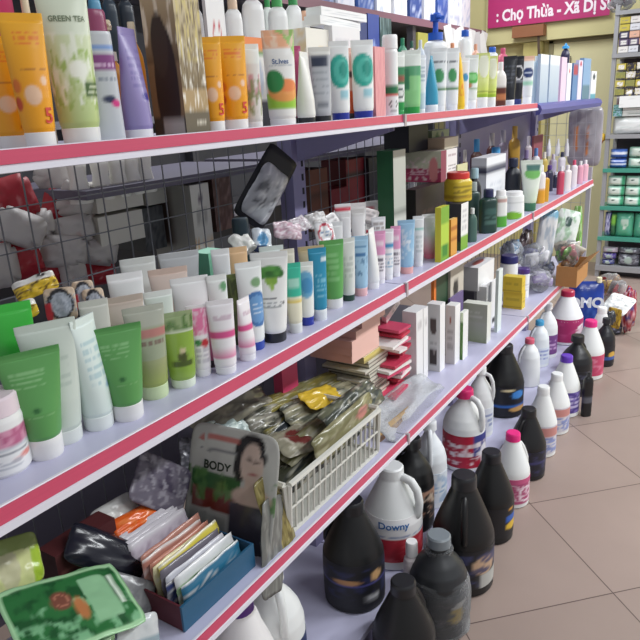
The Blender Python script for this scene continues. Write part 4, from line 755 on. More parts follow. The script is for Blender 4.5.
quad_pack((24, 668), (148, 622), (-6, 594), (-.80, -.765, -.93), .008, GMK, 'green sheet mask packet with snail picture, top of its pile', group='green mask packets', n=44, corner=.06)
quad_pack((35, 674), (132, 626), (-6, 603), (-.815, -.78, -.945), .008, ('#8fc08f', [('n', 4, .1, '#3f8a4a', 0, 1)]), 'green sheet mask packet lying under the snail picture one', group='green mask packets')
quad_pack((15, 668), (110, 645), (10, 585), (-.86, -.83, -.985), .01, ('#b0d0a0', [('n', 5, .1, '#6aa05a', 0, 1)]), 'pale green packet at the bottom of the mask pile', group='green mask packets')
quad_pack((-12, 600), (42, 580), (-14, 545), (-.98, -.965, -1.02), .015, ('#d6dc9a', [('r', .6, 1, 0, 1, '#a9c93a'), ('e', -.3, .4, .4, .4, '#c9c7a0'), ('b', .7, 1, '#8a9a5a')]), 'yellow green packet standing at the lower left edge')
quad_pack((92, 622), (156, 636), (84, 566), (-.885, -.83, -.93), .012, ('#77777a', [('n', 4, .1, '#8f8f90', 0, 1)]), 'grey card packet between the mask pile and the blue tray')
quad_pack((60, 560), (150, 590), (75, 520), (-.97, -.90, -1.0), .03, '#1d1e2a', 'black cloth-like pouch behind the mask pile')
quad_pack((116, 672), (158, 656), (119, 622), (-.775, -.765, -.80), .01, ('#c6cacb', [('b', .0, .5, '#8fa2aa')]), 'pale blue grey packet at the front beside the tray')
carton(50, 62, 120, 470, 'dark maroon carton at the back of the lower shelf', ('#4f2326', [('t', -.9, .9, .2, .8, '#7a4a44', 4)]), '#3a1a1c', '#5a2a2c', d=.24, z=ZL, dp=.05, h=.15)
# blue tray of sachets
ty0, ty1 = .655, .865; trz = ZL+.001
tr = empty('display_tray', (-.90, (ty0+ty1)/2, trz)); tag(tr, 'blue card tray with maroon side full of upright sachets', 'tray')
TW = ty1-ty0; TH = .055
MB().box(.125, .13, -TW/2, TW/2, 0, TH).build('front_panel', mat('#2a5f80', .4), tr); MB().box(-.13, .125, -TW/2, -TW/2+.004, 0, TH).build('side_panel', mat('#5a1f2a', .5), tr); MB().box(-.13, .125, TW/2-.004, TW/2, 0, TH).build('side_panel', mat('#2a5a80', .5), tr); MB().box(-.13, -.125, -TW/2+.004, TW/2-.004, 0, TH).build('back_panel', mat('#3a2a34', .5), tr); MB().box(-.125, .125, -TW/2+.004, TW/2-.004, 0, .003).build('bottom_panel', mat('#3a2a34', .5), tr)
SAC = [('#2f6f8f', 'blue sachet just behind the tray front'), ('#8fae84', 'green edged sachet in the tray'), ('#e9e9ea', 'white sachet in the tray behind the green one'), ('#3b4678', 'navy sachet in the tray'), ('#dfdfe6', 'white folded sachet in the tray behind the navy one'), ('#77727c', 'grey sachet in the tray'), ('#e6d65a', 'yellow sachet in the tray'), ('#ece3b6', 'cream sachet behind the yellow one'), ('#c98a76', 'copper pink sachet, front one in the tray'), ('#b97f70', 'copper pink sachet, second in the tray'), ('#c48c7c', 'copper pink sachet, third in the tray')]
for i, (c, lb) in enumerate(SAC):
    x = -.782-i*.0098; hh = .066+.0035*i+random.Random(i).uniform(-.008, .008)
    pouch((x, (ty0+ty1)/2+random.Random(i+40).uniform(-.012, .012), trz+.004), TW-.045, hh, .008, (c, [('b', .93, 1, '#e8e6e2' if i % 3 == 0 else c), ('n', 6, .3, '#d9d9da', .3, .8)]), lb, ry=-.12, rx=random.Random(i+9).uniform(-.05, .05), n=12, wob=.004, corner=.03, group='sachets in the blue tray')
for i in range(7):
    x = -.892-i*.0095; hh = .112+.002*i
    pouch((x, (ty0+ty1)/2-.004*i, trz+.004), TW-.055, hh, .007, ('#cfc6d2', [('n', 7, .05, '#a99aac', .1, .85), ('b', .9, 1, '#dcd8de')]), ('front', 'second', 'third', 'fourth', 'fifth', 'sixth', 'rearmost')[i]+' of the lilac white sachets standing in the tray', ry=-.42, rx=random.Random(i+9).uniform(-.09, .05), n=14, wob=.006, corner=.03, group='lilac white sachets in the tray')
quad_pack((116, 542), (174, 510), (110, 522), (-.966, -.966, -1.0), .022, ('#f0692a', [('n', 4, .25, '#f58a4a', 0, 1)]), 'bright orange packet lying over the tray sachets')
quad_pack((100, 540), (140, 515), (92, 512), (-1.0, -1.0, -1.035), .02, '#d6d6d2', 'white round-ended packet behind the orange one')
# mask packet with a portrait
WOM = ('#a9a9a4', [('g', .5, 1, '#b0b0aa', '#c6c5be'), ('r', -.9, .25, .36, .6, '#2f5a2c'), ('r', -.85, .2, .28, .46, '#6a2a20'), ('n', 5, .2, '#4f7a3c', .36, .62), ('e', .42, .83, .36, .15, '#1c1718'), ('e', .22, .70, .16, .12, '#1c1718'), ('e', .46, .74, .25, .17, '#cbb4a6'), ('e', .47, .58, .13, .1, '#c2aa9c'), ('e', .5, .46, .42, .09, '#c2aa9c'), ('e', .4, .78, .06, .012, '#3a2a28'), ('e', .58, .78, .06, .012, '#3a2a28'), ('e', .5, .66, .08, .014, '#a05a58'), ('b', 0, .0, '#000'), ('r', .05, .85, .0, .40, '#3d3a44'), ('t', -.85, .15, .85, .93, '#b9655c', 1), ('t', -.75, .1, .78, .81, '#77777a', 1), ('r', -.9, .0, .05, .25, '#8f8f8a')])
wm = plate((-.872, .922, .722), (.21, .02, 0), (-.006, .075, .225), .232, .262, .012, WOM, 'grey mask packet with a dark haired woman portrait and green box print', 'packet', 'mask_packet', n=44, wob=.002)
lw = Matrix.Identity(4); letter_flat('BODY', .026, '#22301f', wm, Matrix.Translation((.0075, -.035, .172)) @ FRONT, .03)
quad_pack((255, 606), (277, 592), (268, 500), (-.747, -.747, -.77), .006, ('#6f706c', [('n', 4, .1, '#8a8b86', 0, 1)]), 'grey plastic packet tail drooping over the price rail')
quad_pack((266, 582), (286, 560), (268, 478), (-.752, -.75, -.79), .01, ('#857a48', [('n', 7, .1, '#5f5430', 0, 1), ('n', 5, .3, '#a59a64', 0, 1)]), 'crinkled yellow packet between the portrait packet and the basket', wob=.0015)
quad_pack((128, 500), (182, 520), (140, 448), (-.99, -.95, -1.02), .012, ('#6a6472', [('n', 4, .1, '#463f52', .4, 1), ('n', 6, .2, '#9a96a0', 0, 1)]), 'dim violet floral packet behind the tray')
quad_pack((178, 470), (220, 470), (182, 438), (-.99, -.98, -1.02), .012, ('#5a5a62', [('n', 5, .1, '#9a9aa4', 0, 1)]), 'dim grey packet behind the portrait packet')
# white basket
ya, yb = .972, 1.405; bz = ZL+.001; bx0, bx1 = -1.0, -.752; bh, bh2 = .088, .135
bk = empty('wire_basket', ((bx0+bx1)/2, (ya+yb)/2, bz)); tag(bk, 'white plastic lattice basket full of mask packets on the lower shelf', 'basket')
M_BK = mat('#dcdbd2', .4)
cx, cy = (bx0+bx1)/2, (ya+yb)/2
def bpanel(name, a, b, n, rows=2):
    mb = MB(); a, b = Vector(a), Vector(b); hz = .125; d = (b-a); nrm = Vector((d.y, -d.x, 0)).normalized()
    def bar(p, q, r): mb.tube([p, q], r, 6)
    for i in range(n+1):
        p = a+d*(i/n); bar(p, p+Vector((0, 0, hz))+nrm*.008, .0028 if 0 < i < n else .006)
    for j in range(rows+1):
        zz = Vector((0, 0, hz*j/rows))+nrm*(.008*j/rows); bar(a+zz, b+zz, .0075 if j == rows else (.003 if j else .005))
    mb.build(name, M_BK, bk)
bpanel('front_panel', (bx1-cx-.012, ya-cy+.01, .006), (bx1-cx-.012, yb-cy-.01, .006), 17); bpanel('side_panel', (bx0-cx+.01, ya-cy+.01, .006), (bx1-cx-.012, ya-cy+.01, .006), 9); bpanel('side_panel', (bx1-cx-.012, yb-cy-.01, .006), (bx0-cx+.01, yb-cy-.01, .006), 9); bpanel('back_panel', (bx0-cx+.01, yb-cy-.01, .006), (bx0-cx+.01, ya-cy+.01, .006), 17)
MB().box(bx0-cx+.008, bx1-cx-.01, ya-cy+.008, yb-cy-.008, 0, .004).build('base', M_BK, bk)
R = random.Random(7)
BS = [('#3a3c30', 'black olive'), ('#77754f', 'olive'), ('#6a6b55', 'moss grey'), ('#2a3034', 'charcoal'), ('#aaa58a', 'cream'), ('#8d8a80', 'stone grey'), ('#8f8444', 'mustard'), ('#4a4f48', 'dark sage')]
spots = [((284, 500), (365, 428), (270, 478), (-.80, -.80, -.86)), ((288, 478), (372, 405), (283, 450), (-.83, -.83, -.88)), ((275, 470), (345, 425), (268, 445), (-.88, -.87, -.93)), ((270, 455), (345, 408), (262, 428), (-.93, -.92, -.98)), ((290, 430), (375, 395), (280, 405), (-.93, -.90, -.98)), ((250, 440), (320, 408), (246, 415), (-.97, -.96, -1.01)), ((262, 420), (340, 385), (258, 402), (-.99, -.97, -1.03)), ((330, 440), (382, 400), (322, 412), (-.80, -.79, -.85))]
for i, (a, b, c, xs) in enumerate(spots):
    q, nm = BS[i]; quad_pack(a, b, c, xs, .022, (q, [('n', 3, .12, BS[(i+3) % 8][0], 0, 1), ('n', 6, .35, '#b5b2a2', 0, 1)]), nm+' mask packet heaped in the white basket', group='mask packets in the basket', wob=.010, n=20)
quad_pack((318, 470), (376, 415), (312, 440), (-.785, -.785, -.80), .02, ('#7f7b58', [('n', 4, .3, '#a5a184', 0, 1), ('e', .5, .6, .2, .2, '#c98a80')]), 'pale yellow packet against the front of the basket', wob=.006, group='mask packets in the basket')
quad_pack((300, 408), (335, 396), (308, 398), (-.93, -.93, -.95), .02, '#dcb83e', 'bright yellow packet on top of the basket heap', wob=.008)
quad_pack((268, 458), (330, 432), (280, 440), (-.86, -.86, -.90), .016, ('#8f8b78', [('n', 4, .35, '#c9c5b4', 0, 1), ('e', -.3, .5, .3, .3, '#6a2f2c')]), 'cream glossy packet on the basket heap', wob=.008)
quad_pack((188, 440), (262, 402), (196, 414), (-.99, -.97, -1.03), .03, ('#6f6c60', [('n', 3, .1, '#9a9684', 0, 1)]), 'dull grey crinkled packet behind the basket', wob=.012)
quad_pack((205, 450), (246, 440), (212, 425), (-.95, -.94, -.98), .02, ('#9fb0ae', [('n', 3, .1, '#d5e2e0', 0, 1)]), 'pale silver packet left of the basket heap', wob=.01)
quad_pack((383, 455), (424, 418), (380, 434), (-.765, -.765, -.80), .012, ('#7a5a48', [('n', 4, .1, '#a98a6a', 0, 1), ('b', .8, 1, '#d9b06a')]), 'brown and gold packet lying right of the white basket', wob=.004)
quad_pack((380, 450), (440, 398), (374, 414), (-.762, -.762, -.84), .02, '#cccccc', 'clear plastic wrapper over the brown and gold packet', wob=.012, m=M_FILM)
# stacks between basket and white cartons
ON = ('lowest', 'second', 'third', 'fourth', 'fifth', 'sixth', 'seventh', 'eighth', 'ninth', 'tenth', 'eleventh', 'twelfth', 'thirteenth', 'topmost')
zs = ZL+.0005
for i in range(14):
    t = .0125; carton(298, 368+R.uniform(-3, 3), 388+R.uniform(-2, 2), 0, ON[i]+' flat cream mask box in the stack under the yellow edged box', ('#dad6c6', [('b', 0, .3, '#8a867a')]), ('#c9c4b0', [('b', 0, .35, '#6f6c60')]), '#e2dfd2', d=.155+R.uniform(-.005, .005), z=zs, h=t-.0008, n=4, name='booklet', group='flat cream mask boxes'); zs += t
carton(296, 364, 387, 0, 'yellow edged flat box under the pink cartons', ('#e0cf7a', [('b', 0, .3, '#b5a66a')]), '#a39a72', '#ded7b8', d=.155, z=zs, h=.020, n=4); zs += .021
for i in range(5):
    t = .0235; carton(294, (352, 352, 352, 356, 362)[i], (379, 379, 378, 380, 385)[i], 0, ('lowest', 'second', 'middle', 'fourth', 'topmost')[i]+' pink carton in the stack of five under the middle shelf', ('#f3c6b9', []), '#cf9c94', '#efc6ba', d=.16-.002*i, z=zs, h=t-.001, n=2, group='stacked pink cartons'); zs += t  # near sides coloured darker than the aisle ends: shade put into the colour
carton(280, 284, 299, 362, 'magenta carton left of the booklet stack', '#d0406c', '#b8345c', '#d04a72', d=.272, z=ZL, dp=.03)
# pink, red and white thin boxes
cols = ['#f0ece8', '#c8304f', '#e9e4e2', '#d9486a', '#f3efec', '#b92a44', '#efe9e6', '#e79ab0', '#f2efec', '#d24a6e', '#eeeae6', '#c63a58', '#f0ecea', '#b9304a', '#efe9e6', '#e27a94', '#f2efec', '#c8304f', '#e9e4e2', '#d0486a']; CN = ['white', 'crimson', 'white', 'rose', 'white', 'dark crimson', 'white', 'pale pink', 'white', 'rose', 'white', 'crimson', 'white', 'dark crimson', 'white', 'pink', 'white', 'crimson', 'white', 'rose']
ON2 = ON[:13]+('fourteenth', 'fifteenth', 'sixteenth', 'seventeenth', 'eighteenth', 'nineteenth', 'topmost')
zz = ZL+.0005
for i, c in enumerate(cols):
    t = .0118; carton(360, 397+R.uniform(-5, 4), 410+R.uniform(-4, 2), 0, CN[i]+' thin box, '+ON2[i]+' in the untidy pile right of the pink cartons', (c, []), c, c, d=.12+R.uniform(-.022, .022), z=zz, h=t-.0025, n=2, name='mask_box', group='thin boxes in the untidy pile', rz=R.uniform(-.22, .22), dp=.13); zz += t
p = on_x(385, 300, -.86); o = carton_mesh(.018, .035, .085, ('#eeeae4', [('t', -.6, .6, .2, .8, '#a9aaa4', 3)]), '#dcd8d2', None, 8).build('mask_box', M_CARD, None, False, True, (-.93, y_at(384, -.93, zz), zz+.014), (-.9, .3, 0)); tag(o, 'white slim box leaning askew on top of the untidy pile', 'box')
# white cartons standing
SLIM = ('#f0efee', [('t', -.6, .6, .7, .9, '#c9c6c6', 2)])
carton(404, 411, 417, 312, 'dark green carton behind the first slim white carton', '#1f4f3c', '#183f30', d=.17, z=ZL)
carton(411, 416.5, 423, 313, 'thin white carton standing first right of the pile', SLIM, '#d9d7d8', '#f4f4f4', d=.118, z=ZL, group='slim white cartons', dp=.05)
carton(418, 423.5, 428, 309, 'thin white carton standing second right of the pile', SLIM, '#d9d7d8', '#f4f4f4', d=.118, z=ZL, group='slim white cartons', dp=.05)
MBX = ('#f1f0ef', [('b', .96, 1, '#f6f6f6')])
carton(427, 440, 445, 305, 'white carton with dark bottle picture on its near side, left one', MBX, ('#dcdad8', [('r', -.5, .4, .62, .8, '#5d4d4a'), ('e', 0, .62, .45, .06, '#5d4d4a'), ('r', -.6, .5, .1, .34, '#4a403f'), ('e', .1, .3, .2, .04, '#9a8f8c'), ('t', -.5, .5, .4, .5, '#b9b6b4', 2)]), '#f6f6f6', d=.095, z=ZL, group='white cartons with bottle pictures', n=26)
carton(445.5, 455, 460, 306, 'white carton with dark bottle picture on its near side, right one', MBX, ('#d6d4d2', [('e', 0, .74, .2, .06, '#a8705f'), ('t', -.6, .6, .2, .6, '#b0adab', 4)]), '#f6f6f6', d=.075, z=ZL, group='white cartons with bottle pictures')
carton(459, 463, 468, 313, 'narrow white carton with leaf green near side', ('#f0f0ee', []), ('#4f7a3a', [('b', .8, 1, '#d9e6c4'), ('n', 5, .1, '#7fa85a', .1, .8)]), '#eef2e6', d=.065, z=ZL)
carton(463, 487, 491, 305, 'grey green carton with pale lid', ('#e2e4dc', []), ('#a9ad9c', [('g', 0, .5, '#9aa584', '#adb0a4'), ('t', -.6, .6, .6, .8, '#c2c4ba', 2)]), '#e6e8dc', d=.045, z=ZL)
carton(489, 491, 497, 282, 'white carton with small black mark beside the grey green one', ('#eeeef0', [('r', -.5, .5, .1, .2, '#2c2c30')]), '#d2d2d6', '#f6f6f6', d=.09, z=ZL)
zz = ZL
for i in range(9):
    t = .017; o = carton_mesh(.12, .16, t-.001, ('#b9b4b4', [('b', 0, .4, '#4a474a')]), '#3f3c40', '#8a8686', 4).build('booklet', M_CARD, None, False, True, (-.975, 1.86, zz+.0005)); tag(o, ('lowest', 'second', 'third', 'fourth', 'fifth', 'sixth', 'seventh', 'eighth', 'topmost')[i]+' flat grey box in the stack behind the slim white cartons', 'box', 'flat grey boxes'); zz += t
claim(corners(-.975, 1.86, .13, .16, 0), ZL, zz)
carton(431, 434, 448, 277, 'dark green and orange carton behind the bottle picture cartons', ('#2c4a34', [('r', -1, -.7, 0, 1, '#e87a2a')]), '#e07a2c', '#3f5a44', d=.14, z=ZL)
carton(446, 449, 462, 266, 'beige carton with a dark round hole', ('#c9c2b4', [('e', -.2, .72, .4, .1, '#2b2a2c')]), '#a9a294', '#d6d0c4', d=.13, z=ZL)
w0 = carton(461, 474, 490, 292, 'dark open carton under the white cartons', ('#3c3a3e', []), '#33313a', '#4a464c', d=.14, z=ZL)
w1 = carton(461, 478, 494, 268, 'white carton with round red mark on its lid', '#ecebea', '#b5b4b4', ('#f2f1f0', [('e', 0, .5, .4, .3, '#b9605a')]), d=.13, z=ZL+w0['_h']+.001)
carton(475, 486, 495, 287, 'smaller white carton in front of the round mark one', '#e9e8e8', '#c2c1c1', '#f4f4f4', d=.10, z=ZL)
carton(448, 450, 463, 299, 'violet carton behind the leaf green carton', '#6a5a8a', '#584a76', '#7a6a9a', d=.12, z=ZL)
ylz = ZL
for i in range(2):
    o = carton(500, 522, 527, 293 if i == 0 else 278, ('lower', 'upper')[i]+' of two stacked yellow cartons on the lower shelf', ('#e0c23a', [('t', -.6, .6, .3, .7, '#b99a2c', 2)]), ('#dcbc34', [('b', .1, .16, '#b5952a'), ('t', -.7, .7, .4, .7, '#c2a42e', 1)]), '#e9d052', d=.05, z=ylz, dp=.085, wd=.05, group='yellow cartons'); ylz += o['_h']+.0005
bottle(500, 517, 255, 'white bottle with navy lid behind the yellow cartons', ('#eef0f2', [('t', -.5, .5, .3, .6, '#c9ccd6', 3)]), '#2a2a6a', 'can', d=.16, z=ZL, flat=1, group='white bottles with dark lids')
bottle(516, 529, 268, 'white bottle with purple lid right of the yellow cartons', ('#eef0f2', [('t', -.5, .5, .3, .6, '#c9ccd6', 3)]), '#4a2f7a', 'can', d=.10, z=ZL, flat=1, group='white bottles with dark lids')
carton(495, 498, 502, 270, 'pale mint carton left of the yellow cartons', ('#dfe9e6', []), '#cfdad6', '#eef4f2', d=.05, z=ZL)
carton(556, 577, 588, 264, 'open brown cardboard box overhanging the far end of the lower shelf', '#b58452', '#98683e', '#7a5230', by=287, z=ZL+.004, name='cardboard_box', free=True)
cb = bpy.data.objects['cardboard_box']; cl0, cdm = cb.location.copy(), cb.dimensions.copy(); bpy.data.objects.remove(cb)
cbx = empty('cardboard_box', cl0); tag(cbx, 'open brown cardboard box overhanging the far end of the lower shelf', 'box'); X, Y, H = cdm.x/2, cdm.y/2, cdm.z*.86; M_CB = mat('#b9854f', .7)
MB().box(X-.004, X, -Y, Y, 0, H).build('front_panel', M_CB, cbx); MB().box(-X, -X+.004, -Y, Y, 0, H).build('back_panel', M_CB, cbx)
for q in (-1, 1): MB().box(-X+.004, X-.004, q*Y-.002-q*.002, q*Y+.002-q*.002, 0, H).build('side_panel', M_CB, cbx)
MB().box(-X+.004, X-.004, -Y+.004, Y-.004, 0, .004).build('bottom_panel', M_CB, cbx); MB().prism([(X, H), (X+.05, H+.035), (X+.05, H+.038), (X-.003, H+.002)], 'y', -Y, Y).build('flap', M_CB, cbx)
# clear bags heaped at the far end
def blob(name, r, amp, f, s, sub=3, P=None):
    import bmesh
    bm = bmesh.new(); bmesh.ops.create_icosphere(bm, subdivisions=sub, radius=1)
    for v in bm.verts:
        k = 1+amp*noise.noise(v.co*f+Vector((s, s, s)))+amp*.5*noise.noise(v.co*f*2.3+Vector((s, 0, s))); v.co = Vector((v.co.x*r[0], v.co.y*r[1], v.co.z*r[2]))*k
    me = bpy.data.meshes.new(name); bm.to_mesh(me); bm.free()
    if P:
        at = me.color_attributes.new('Print', 'FLOAT_COLOR', 'POINT'); at.data.foreach_set('color', [q for v in me.vertices for q in paint(P, math.atan2(v.co.y, v.co.x)/1.57, (v.co.z/r[2]+1)/2, s)])
    me.polygons.foreach_set('use_smooth', [True]*len(me.polygons)); return me
def bag(px, py, x, r, P, label, cat='bag', name='plastic_bag', film=True, group=None, zmin=None, pos=None):
    p = pos or on_x(px, py, x); z = p[2] if zmin is None else max(p[2], zmin+r[2]*1.05); rt = empty(name, (p[0], p[1], z)); tag(rt, label, cat, group); s = seed()*3
    if film:
        RR = random.Random(int(s*10)); cl_ = [P[0], P[0]]+[l[3] for l in P[1]] if not isinstance(P, str) else [P]
        for q in range(9):
            a, b = RR.uniform(0, 6.28), RR.uniform(-.6, .75); c = math.sqrt(1-b*b)*.5; e = cl_[q % len(cl_)]
            pouch((math.cos(a)*c*r[0], math.sin(a)*c*r[1], b*r[2]*.55-r[2]*.25), (r[0]+r[1])*.55, r[2]*.8, .018, (e, [('n', 3, .35, cl_[(q+1) % len(cl_)], 0, 1)]), None, None, 'pack', RR.uniform(-2, 1), RR.uniform(-.5, .5), RR.uniform(-.6, .6), None, None, 8, .08, .005, rt)
    else: link('contents', blob('contents', tuple(q*.9 for q in r), .22, 2.6, s, 4, P), M_FOIL, rt)
    if film: link('film', blob('film', r, .28, 2.0, s), M_FILM, rt)
    return rt
GBG = 'bagged goods at the far end'
bag(512, 252, -.95, (.05, .07, .06), ('#dfe5ec', [('n', 3, .3, '#8fb4d4', 0, 1)]), 'clear bag of pale blue packs behind the yellow cartons', group=GBG, zmin=ZL)
bag(533, 258, -.88, (.06, .09, .075), ('#ecebef', [('n', 4, .45, '#a9a9cc', 0, 1)]), 'clear bag of white packs left of the cardboard box', group=GBG, zmin=ZL)
bag(540, 285, -.80, (.045, .09, .05), ('#e6e2ec', [('n', 4, .3, '#a596c2', 0, 1)]), 'clear bag of white and violet sweets at the shelf edge', group=GBG, zmin=ZL)
bag(526, 246, -1.0, (.04, .08, .10), ('#3a2c30', [('n', 3, .1, '#8a7a7c', 0, 1)]), 'dark bag behind the clear bags', film=False, group=GBG, zmin=ZL)
bag(548, 268, -.82, (.03, .05, .035), ('#aab2cc', [('n', 4, .2, '#f0f1f6', 0, 1)]), 'small clear bag with navy print by the cardboard box', group=GBG, zmin=ZL)
bag(568, 255, -.73, (.06, .07, .07), ('#c9c2b4', [('n', 4, .05, '#d88a90', 0, 1), ('n', 5, .15, '#7fb068', 0, 1)]), 'clear bag of red and green packs in the cardboard box', group=GBG, zmin=.665)
quad_pack((553, 243), (576, 248), (557, 207), (3.50, 3.55, 3.56), .03, ax=on_y, P= ('#e2e8e2', [('n', 3, .1, '#9fc4a0', 0, 1), ('e', 0, .65, .3, .15, '#3f5a52')]), label='white and green crisp packet standing behind the cardboard box')
quad_pack((573, 250), (581, 250), (575, 206), (3.78, 3.78, 3.80), .02, ax=on_y, P= ('#7fb85a', [('n', 4, .1, '#cfe6b0', 0, 1)]), label='narrow green packet beside the white and green one')
quad_pack((536, 263), (554, 265), (538, 208), (3.30, 3.34, 3.34), .03, ax=on_y, P= ('#dcdcdc', [('n', 3, .1, '#a9b4c0', 0, 1), ('b', .85, 1, '#7fb0c8')]), label='white packet with blue top near the far wire grid')
bg = empty('plastic_bag', (on_y(585, 140, 3.975).x, 3.975, on_y(585, 166, 3.975).z)); tag(bg, 'grey plastic bag with orange stripes hanging on the far end grid', 'bag')
pouch_mesh(.18, .32, .04, ('#a9a5ab', [('r', -.55, -.38, .25, .7, '#d9853a'), ('r', .12, .3, .2, .7, '#e08a3c'), ('n', 3, .3, '#b5b1b8', 0, 1)]), 18, .1, .012).build('bag_sheet', M_FOIL, bg, True, True, None, (0, .05, -PI/2)); MB().tube([(-.05, -.01, .30), (-.03, -.025, .36), (.03, -.025, .36), (.05, -.01, .30)], .004, 6).build('handle', mat('#8a868c', .4), bg)
for i, px in enumerate((549, 558, 567)):
    y = 3.925; p = on_y(px, 147, y); tb = empty('small_bottle', (p.x, y, p.z-.05)); tag(tb, ('left', 'middle', 'right')[i]+' small white bottle clipped on the far end grid', 'bottle', 'small bottles clipped on the far grid'); loft('bottle_body', [(0, .014, .012, 2), (.04, .016, .013, 2), (.07, .008, .008, 2)], '#e9e9ea', tb, None, 12, 5); loft('cap', [(.07, .006, .006, 2), (.095, .004, .004, 2)], '#f4f4f4', tb, None, 10, 2)
# ================================================================ jugs on the base deck
BK = '#0f1012'; WH = '#e9ebea'
DKL = ('#1b1c22', [('n', 4, .2, '#2c2f52', .2, .9), ('e', -.3, .62, .3, .06, '#b98a5a'), ('e', .35, .7, .12, .12, '#c9a070'), ('b', .52, .57, '#4a4a86'), ('r', .1, .38, .12, .3, '#b9babd'), ('t', .1, .38, .12, .3, '#7a7b80', 3)])
DECK = 'jugs standing on the base deck'; FLR = 'jugs in the row on the floor'
jug(323, 384, 499, 'large black jug on the base deck under the white basket', BK, '#1d1e22', DKL, ZD, .10, 'cone', lv=(.06, .5), handle='rib', ph=-2.2, xr=(-1.1, -.745), group=DECK, name='softener_jug')
RDL = ('#eceaea', [('b', 0, .55, '#b92a3a'), ('n', 4, .25, '#d9606a', 0, .5), ('t', -.8, .8, .58, .66, '#8a9ac0', 1)])
jug(363, 422, 465, 'large white jug with hollow handle and blue script above a red label', WH, '#e9ebeb', RDL, ZD, .085, 'cone', lv=(.1, .56), handle='loop', ph=.85, xr=(-1.1, -.745), lets=[('Downy', .033, '#2f6fb4', -.12, .505)], group=DECK, name='softener_jug')
jug(392, 434, 437, 'black jug with floral label right of the white script jug', BK, '#1f2024', ('#1c1c20', [('n', 4, .1, '#b9907a', .2, .95), ('n', 5, .25, '#e0c9b4', .2, .95)]), ZD, .09, 'round', lv=(.06, .5), ph=-2.2, xr=(-1.1, -.745), group=DECK, name='softener_jug')
jug(412, 447, 420, 'white jug with arched handle and pale blue label', '#e6eaee', '#e9ecef', ('#dfe6ee', [('n', 3, .1, '#a9c0da', 0, 1), ('t', -.5, .5, .3, .6, '#8fb0d0', 2)]), ZD, .085, 'round', handle='loop', ph=-.2, xr=(-1.1, -.745), group=DECK)
RJL = ('#b81e3a', [('n', 3, .2, '#8f1730', 0, 1), ('r', .15, 1.6, .35, 1, '#3a3f86'), ('t', -.6, .4, .3, .8, '#f0e6e8', 2), ('e', .6, .4, .25, .3, '#e2e0e6'), ('n', 6, .3, '#f0dfe2', .1, .8)])
jug(443, 485, 388, 'round white jug with pink cap, hoop handle and red label', WH, '#d8286e', RJL, ZD, .09, 'round', lv=(.06, .48), handle='loop', ph=.7, xr=(-1.1, -.745), group=DECK)
jug(467, 493, 366, 'white jug half hidden under the lower shelf behind the red labelled one', WH, '#eceeee', ('#dfe3ea', [('t', -.6, .6, .2, .8, '#8f9cc0', 3)]), ZD, .12, 'round', handle='loop', ph=1., xr=(-1.1, -.745), group=DECK)
BLL = ('#191b24', [('e', .35, .72, .25, .14, '#3f86d0'), ('e', .0, .9, .2, .05, '#d9c9a0'), ('b', .3, .38, '#2f66b4'), ('e', .4, .22, .35, .09, '#cfa060')])
jug(484, 523, 344, 'tall black jug with blue butterfly label on the base deck', BK, '#202126', BLL, ZD, .10, 'cone', lv=(.04, .46), ph=-2.2, xr=(-1.1, -.745), group=DECK, name='softener_jug')
jug(517, 540, 338, 'slender white jug with coral pink cap', '#eceeef', '#e2667f', None, ZD, .085, 'slim', ph=-1.2, xr=(-1.1, -.745), group=DECK, capr=.4)
jug(528, 549, 320, 'white jug with sky blue cap', '#e9eef2', '#4aa6d6', ('#dfe6f2', [('t', -.6, .6, .2, .9, '#9aa6d6', 3)]), ZD, .11, 'slim', ph=-1.2, xr=(-1.1, -.745), group=DECK, capr=.4)
jug(536, 557, 303, 'white jug with violet label behind the sky blue capped one', '#eceeef', '#f0f0f0', ('#7a4a8a', [('t', -.6, .6, .2, .8, '#c9a6d2', 3)]), ZD, .10, 'round', ph=-1.2, xr=(-1.1, -.745), group=DECK)
jug(246, 306, 566, 'white jug with hollow handle and red blue label at the bottom left', WH, '#ecebea', ('#d42a2a', [('d', .5, -.5, '#26345f')]), ZD, .12, 'round', handle='loop', ph=.1, xr=(-1.1, -.745), group=DECK)
jug(214, 278, 592, 'white jug with purple cap at the bottom edge of the photo', '#eceaea', '#5a2f86', None, ZD, .085, 'cone', ph=2.4, xr=(-1.1, -.745), group=DECK, rad=.085)
# jugs on the floor in front of the deck
X2 = (-.735, -.42)
jug(368, 440, 580, 'black jug on the floor at the bottom edge, nearest the camera', BK, '#232427', DKL, 0, -.10, 'cone', xr=X2, ph=2.2, group=FLR, rad=.085, name='softener_jug')
fj = jug(407, 470, 534, 'black jug wrapped in clear film with grey cap', '#2b2d30', '#7f878d', ('#25272a', [('e', .25, .45, .2, .22, '#c9b05a'), ('e', .35, .7, .2, .08, '#d9d9d4'), ('n', 5, .3, '#4a4c50', 0, 1)]), 0, -.105, 'round', lv=(.08, .5), xr=X2, ph=2.6, group=FLR, rad=.088, name='softener_jug')
h = max(v.co.z for v in fj.children[1].data.vertices)
fo = loft('film_wrap', [(.003, .092, .092, 2.2), (h*.5, .094, .093, 2.1), (h*.66, .084, .082, 2.2), (h*.8, .05, .055, 2.3), (h*.88, .034, .034, 2.2), (h*.97, .044, .03, 2.6)], '#cccccc', fj, M_FILM, 40, 26)
for v in fo.data.vertices:
    k = 1+.05*noise.noise(v.co*30); v.co.x *= k; v.co.y *= k
JL = ('#1a1b20', [('e', .35, .6, .3, .25, '#c9a88a'), ('n', 4, .1, '#3a3f66', 0, .9), ('r', .2, .9, .0, .35, '#b9b9b4')])
jug(433, 493, 474, 'black jug with figured label, second beyond the film wrapped one', BK, '#26272b', JL, 0, -.10, 'cone', xr=X2, ph=-.2, group=FLR, name='softener_jug')
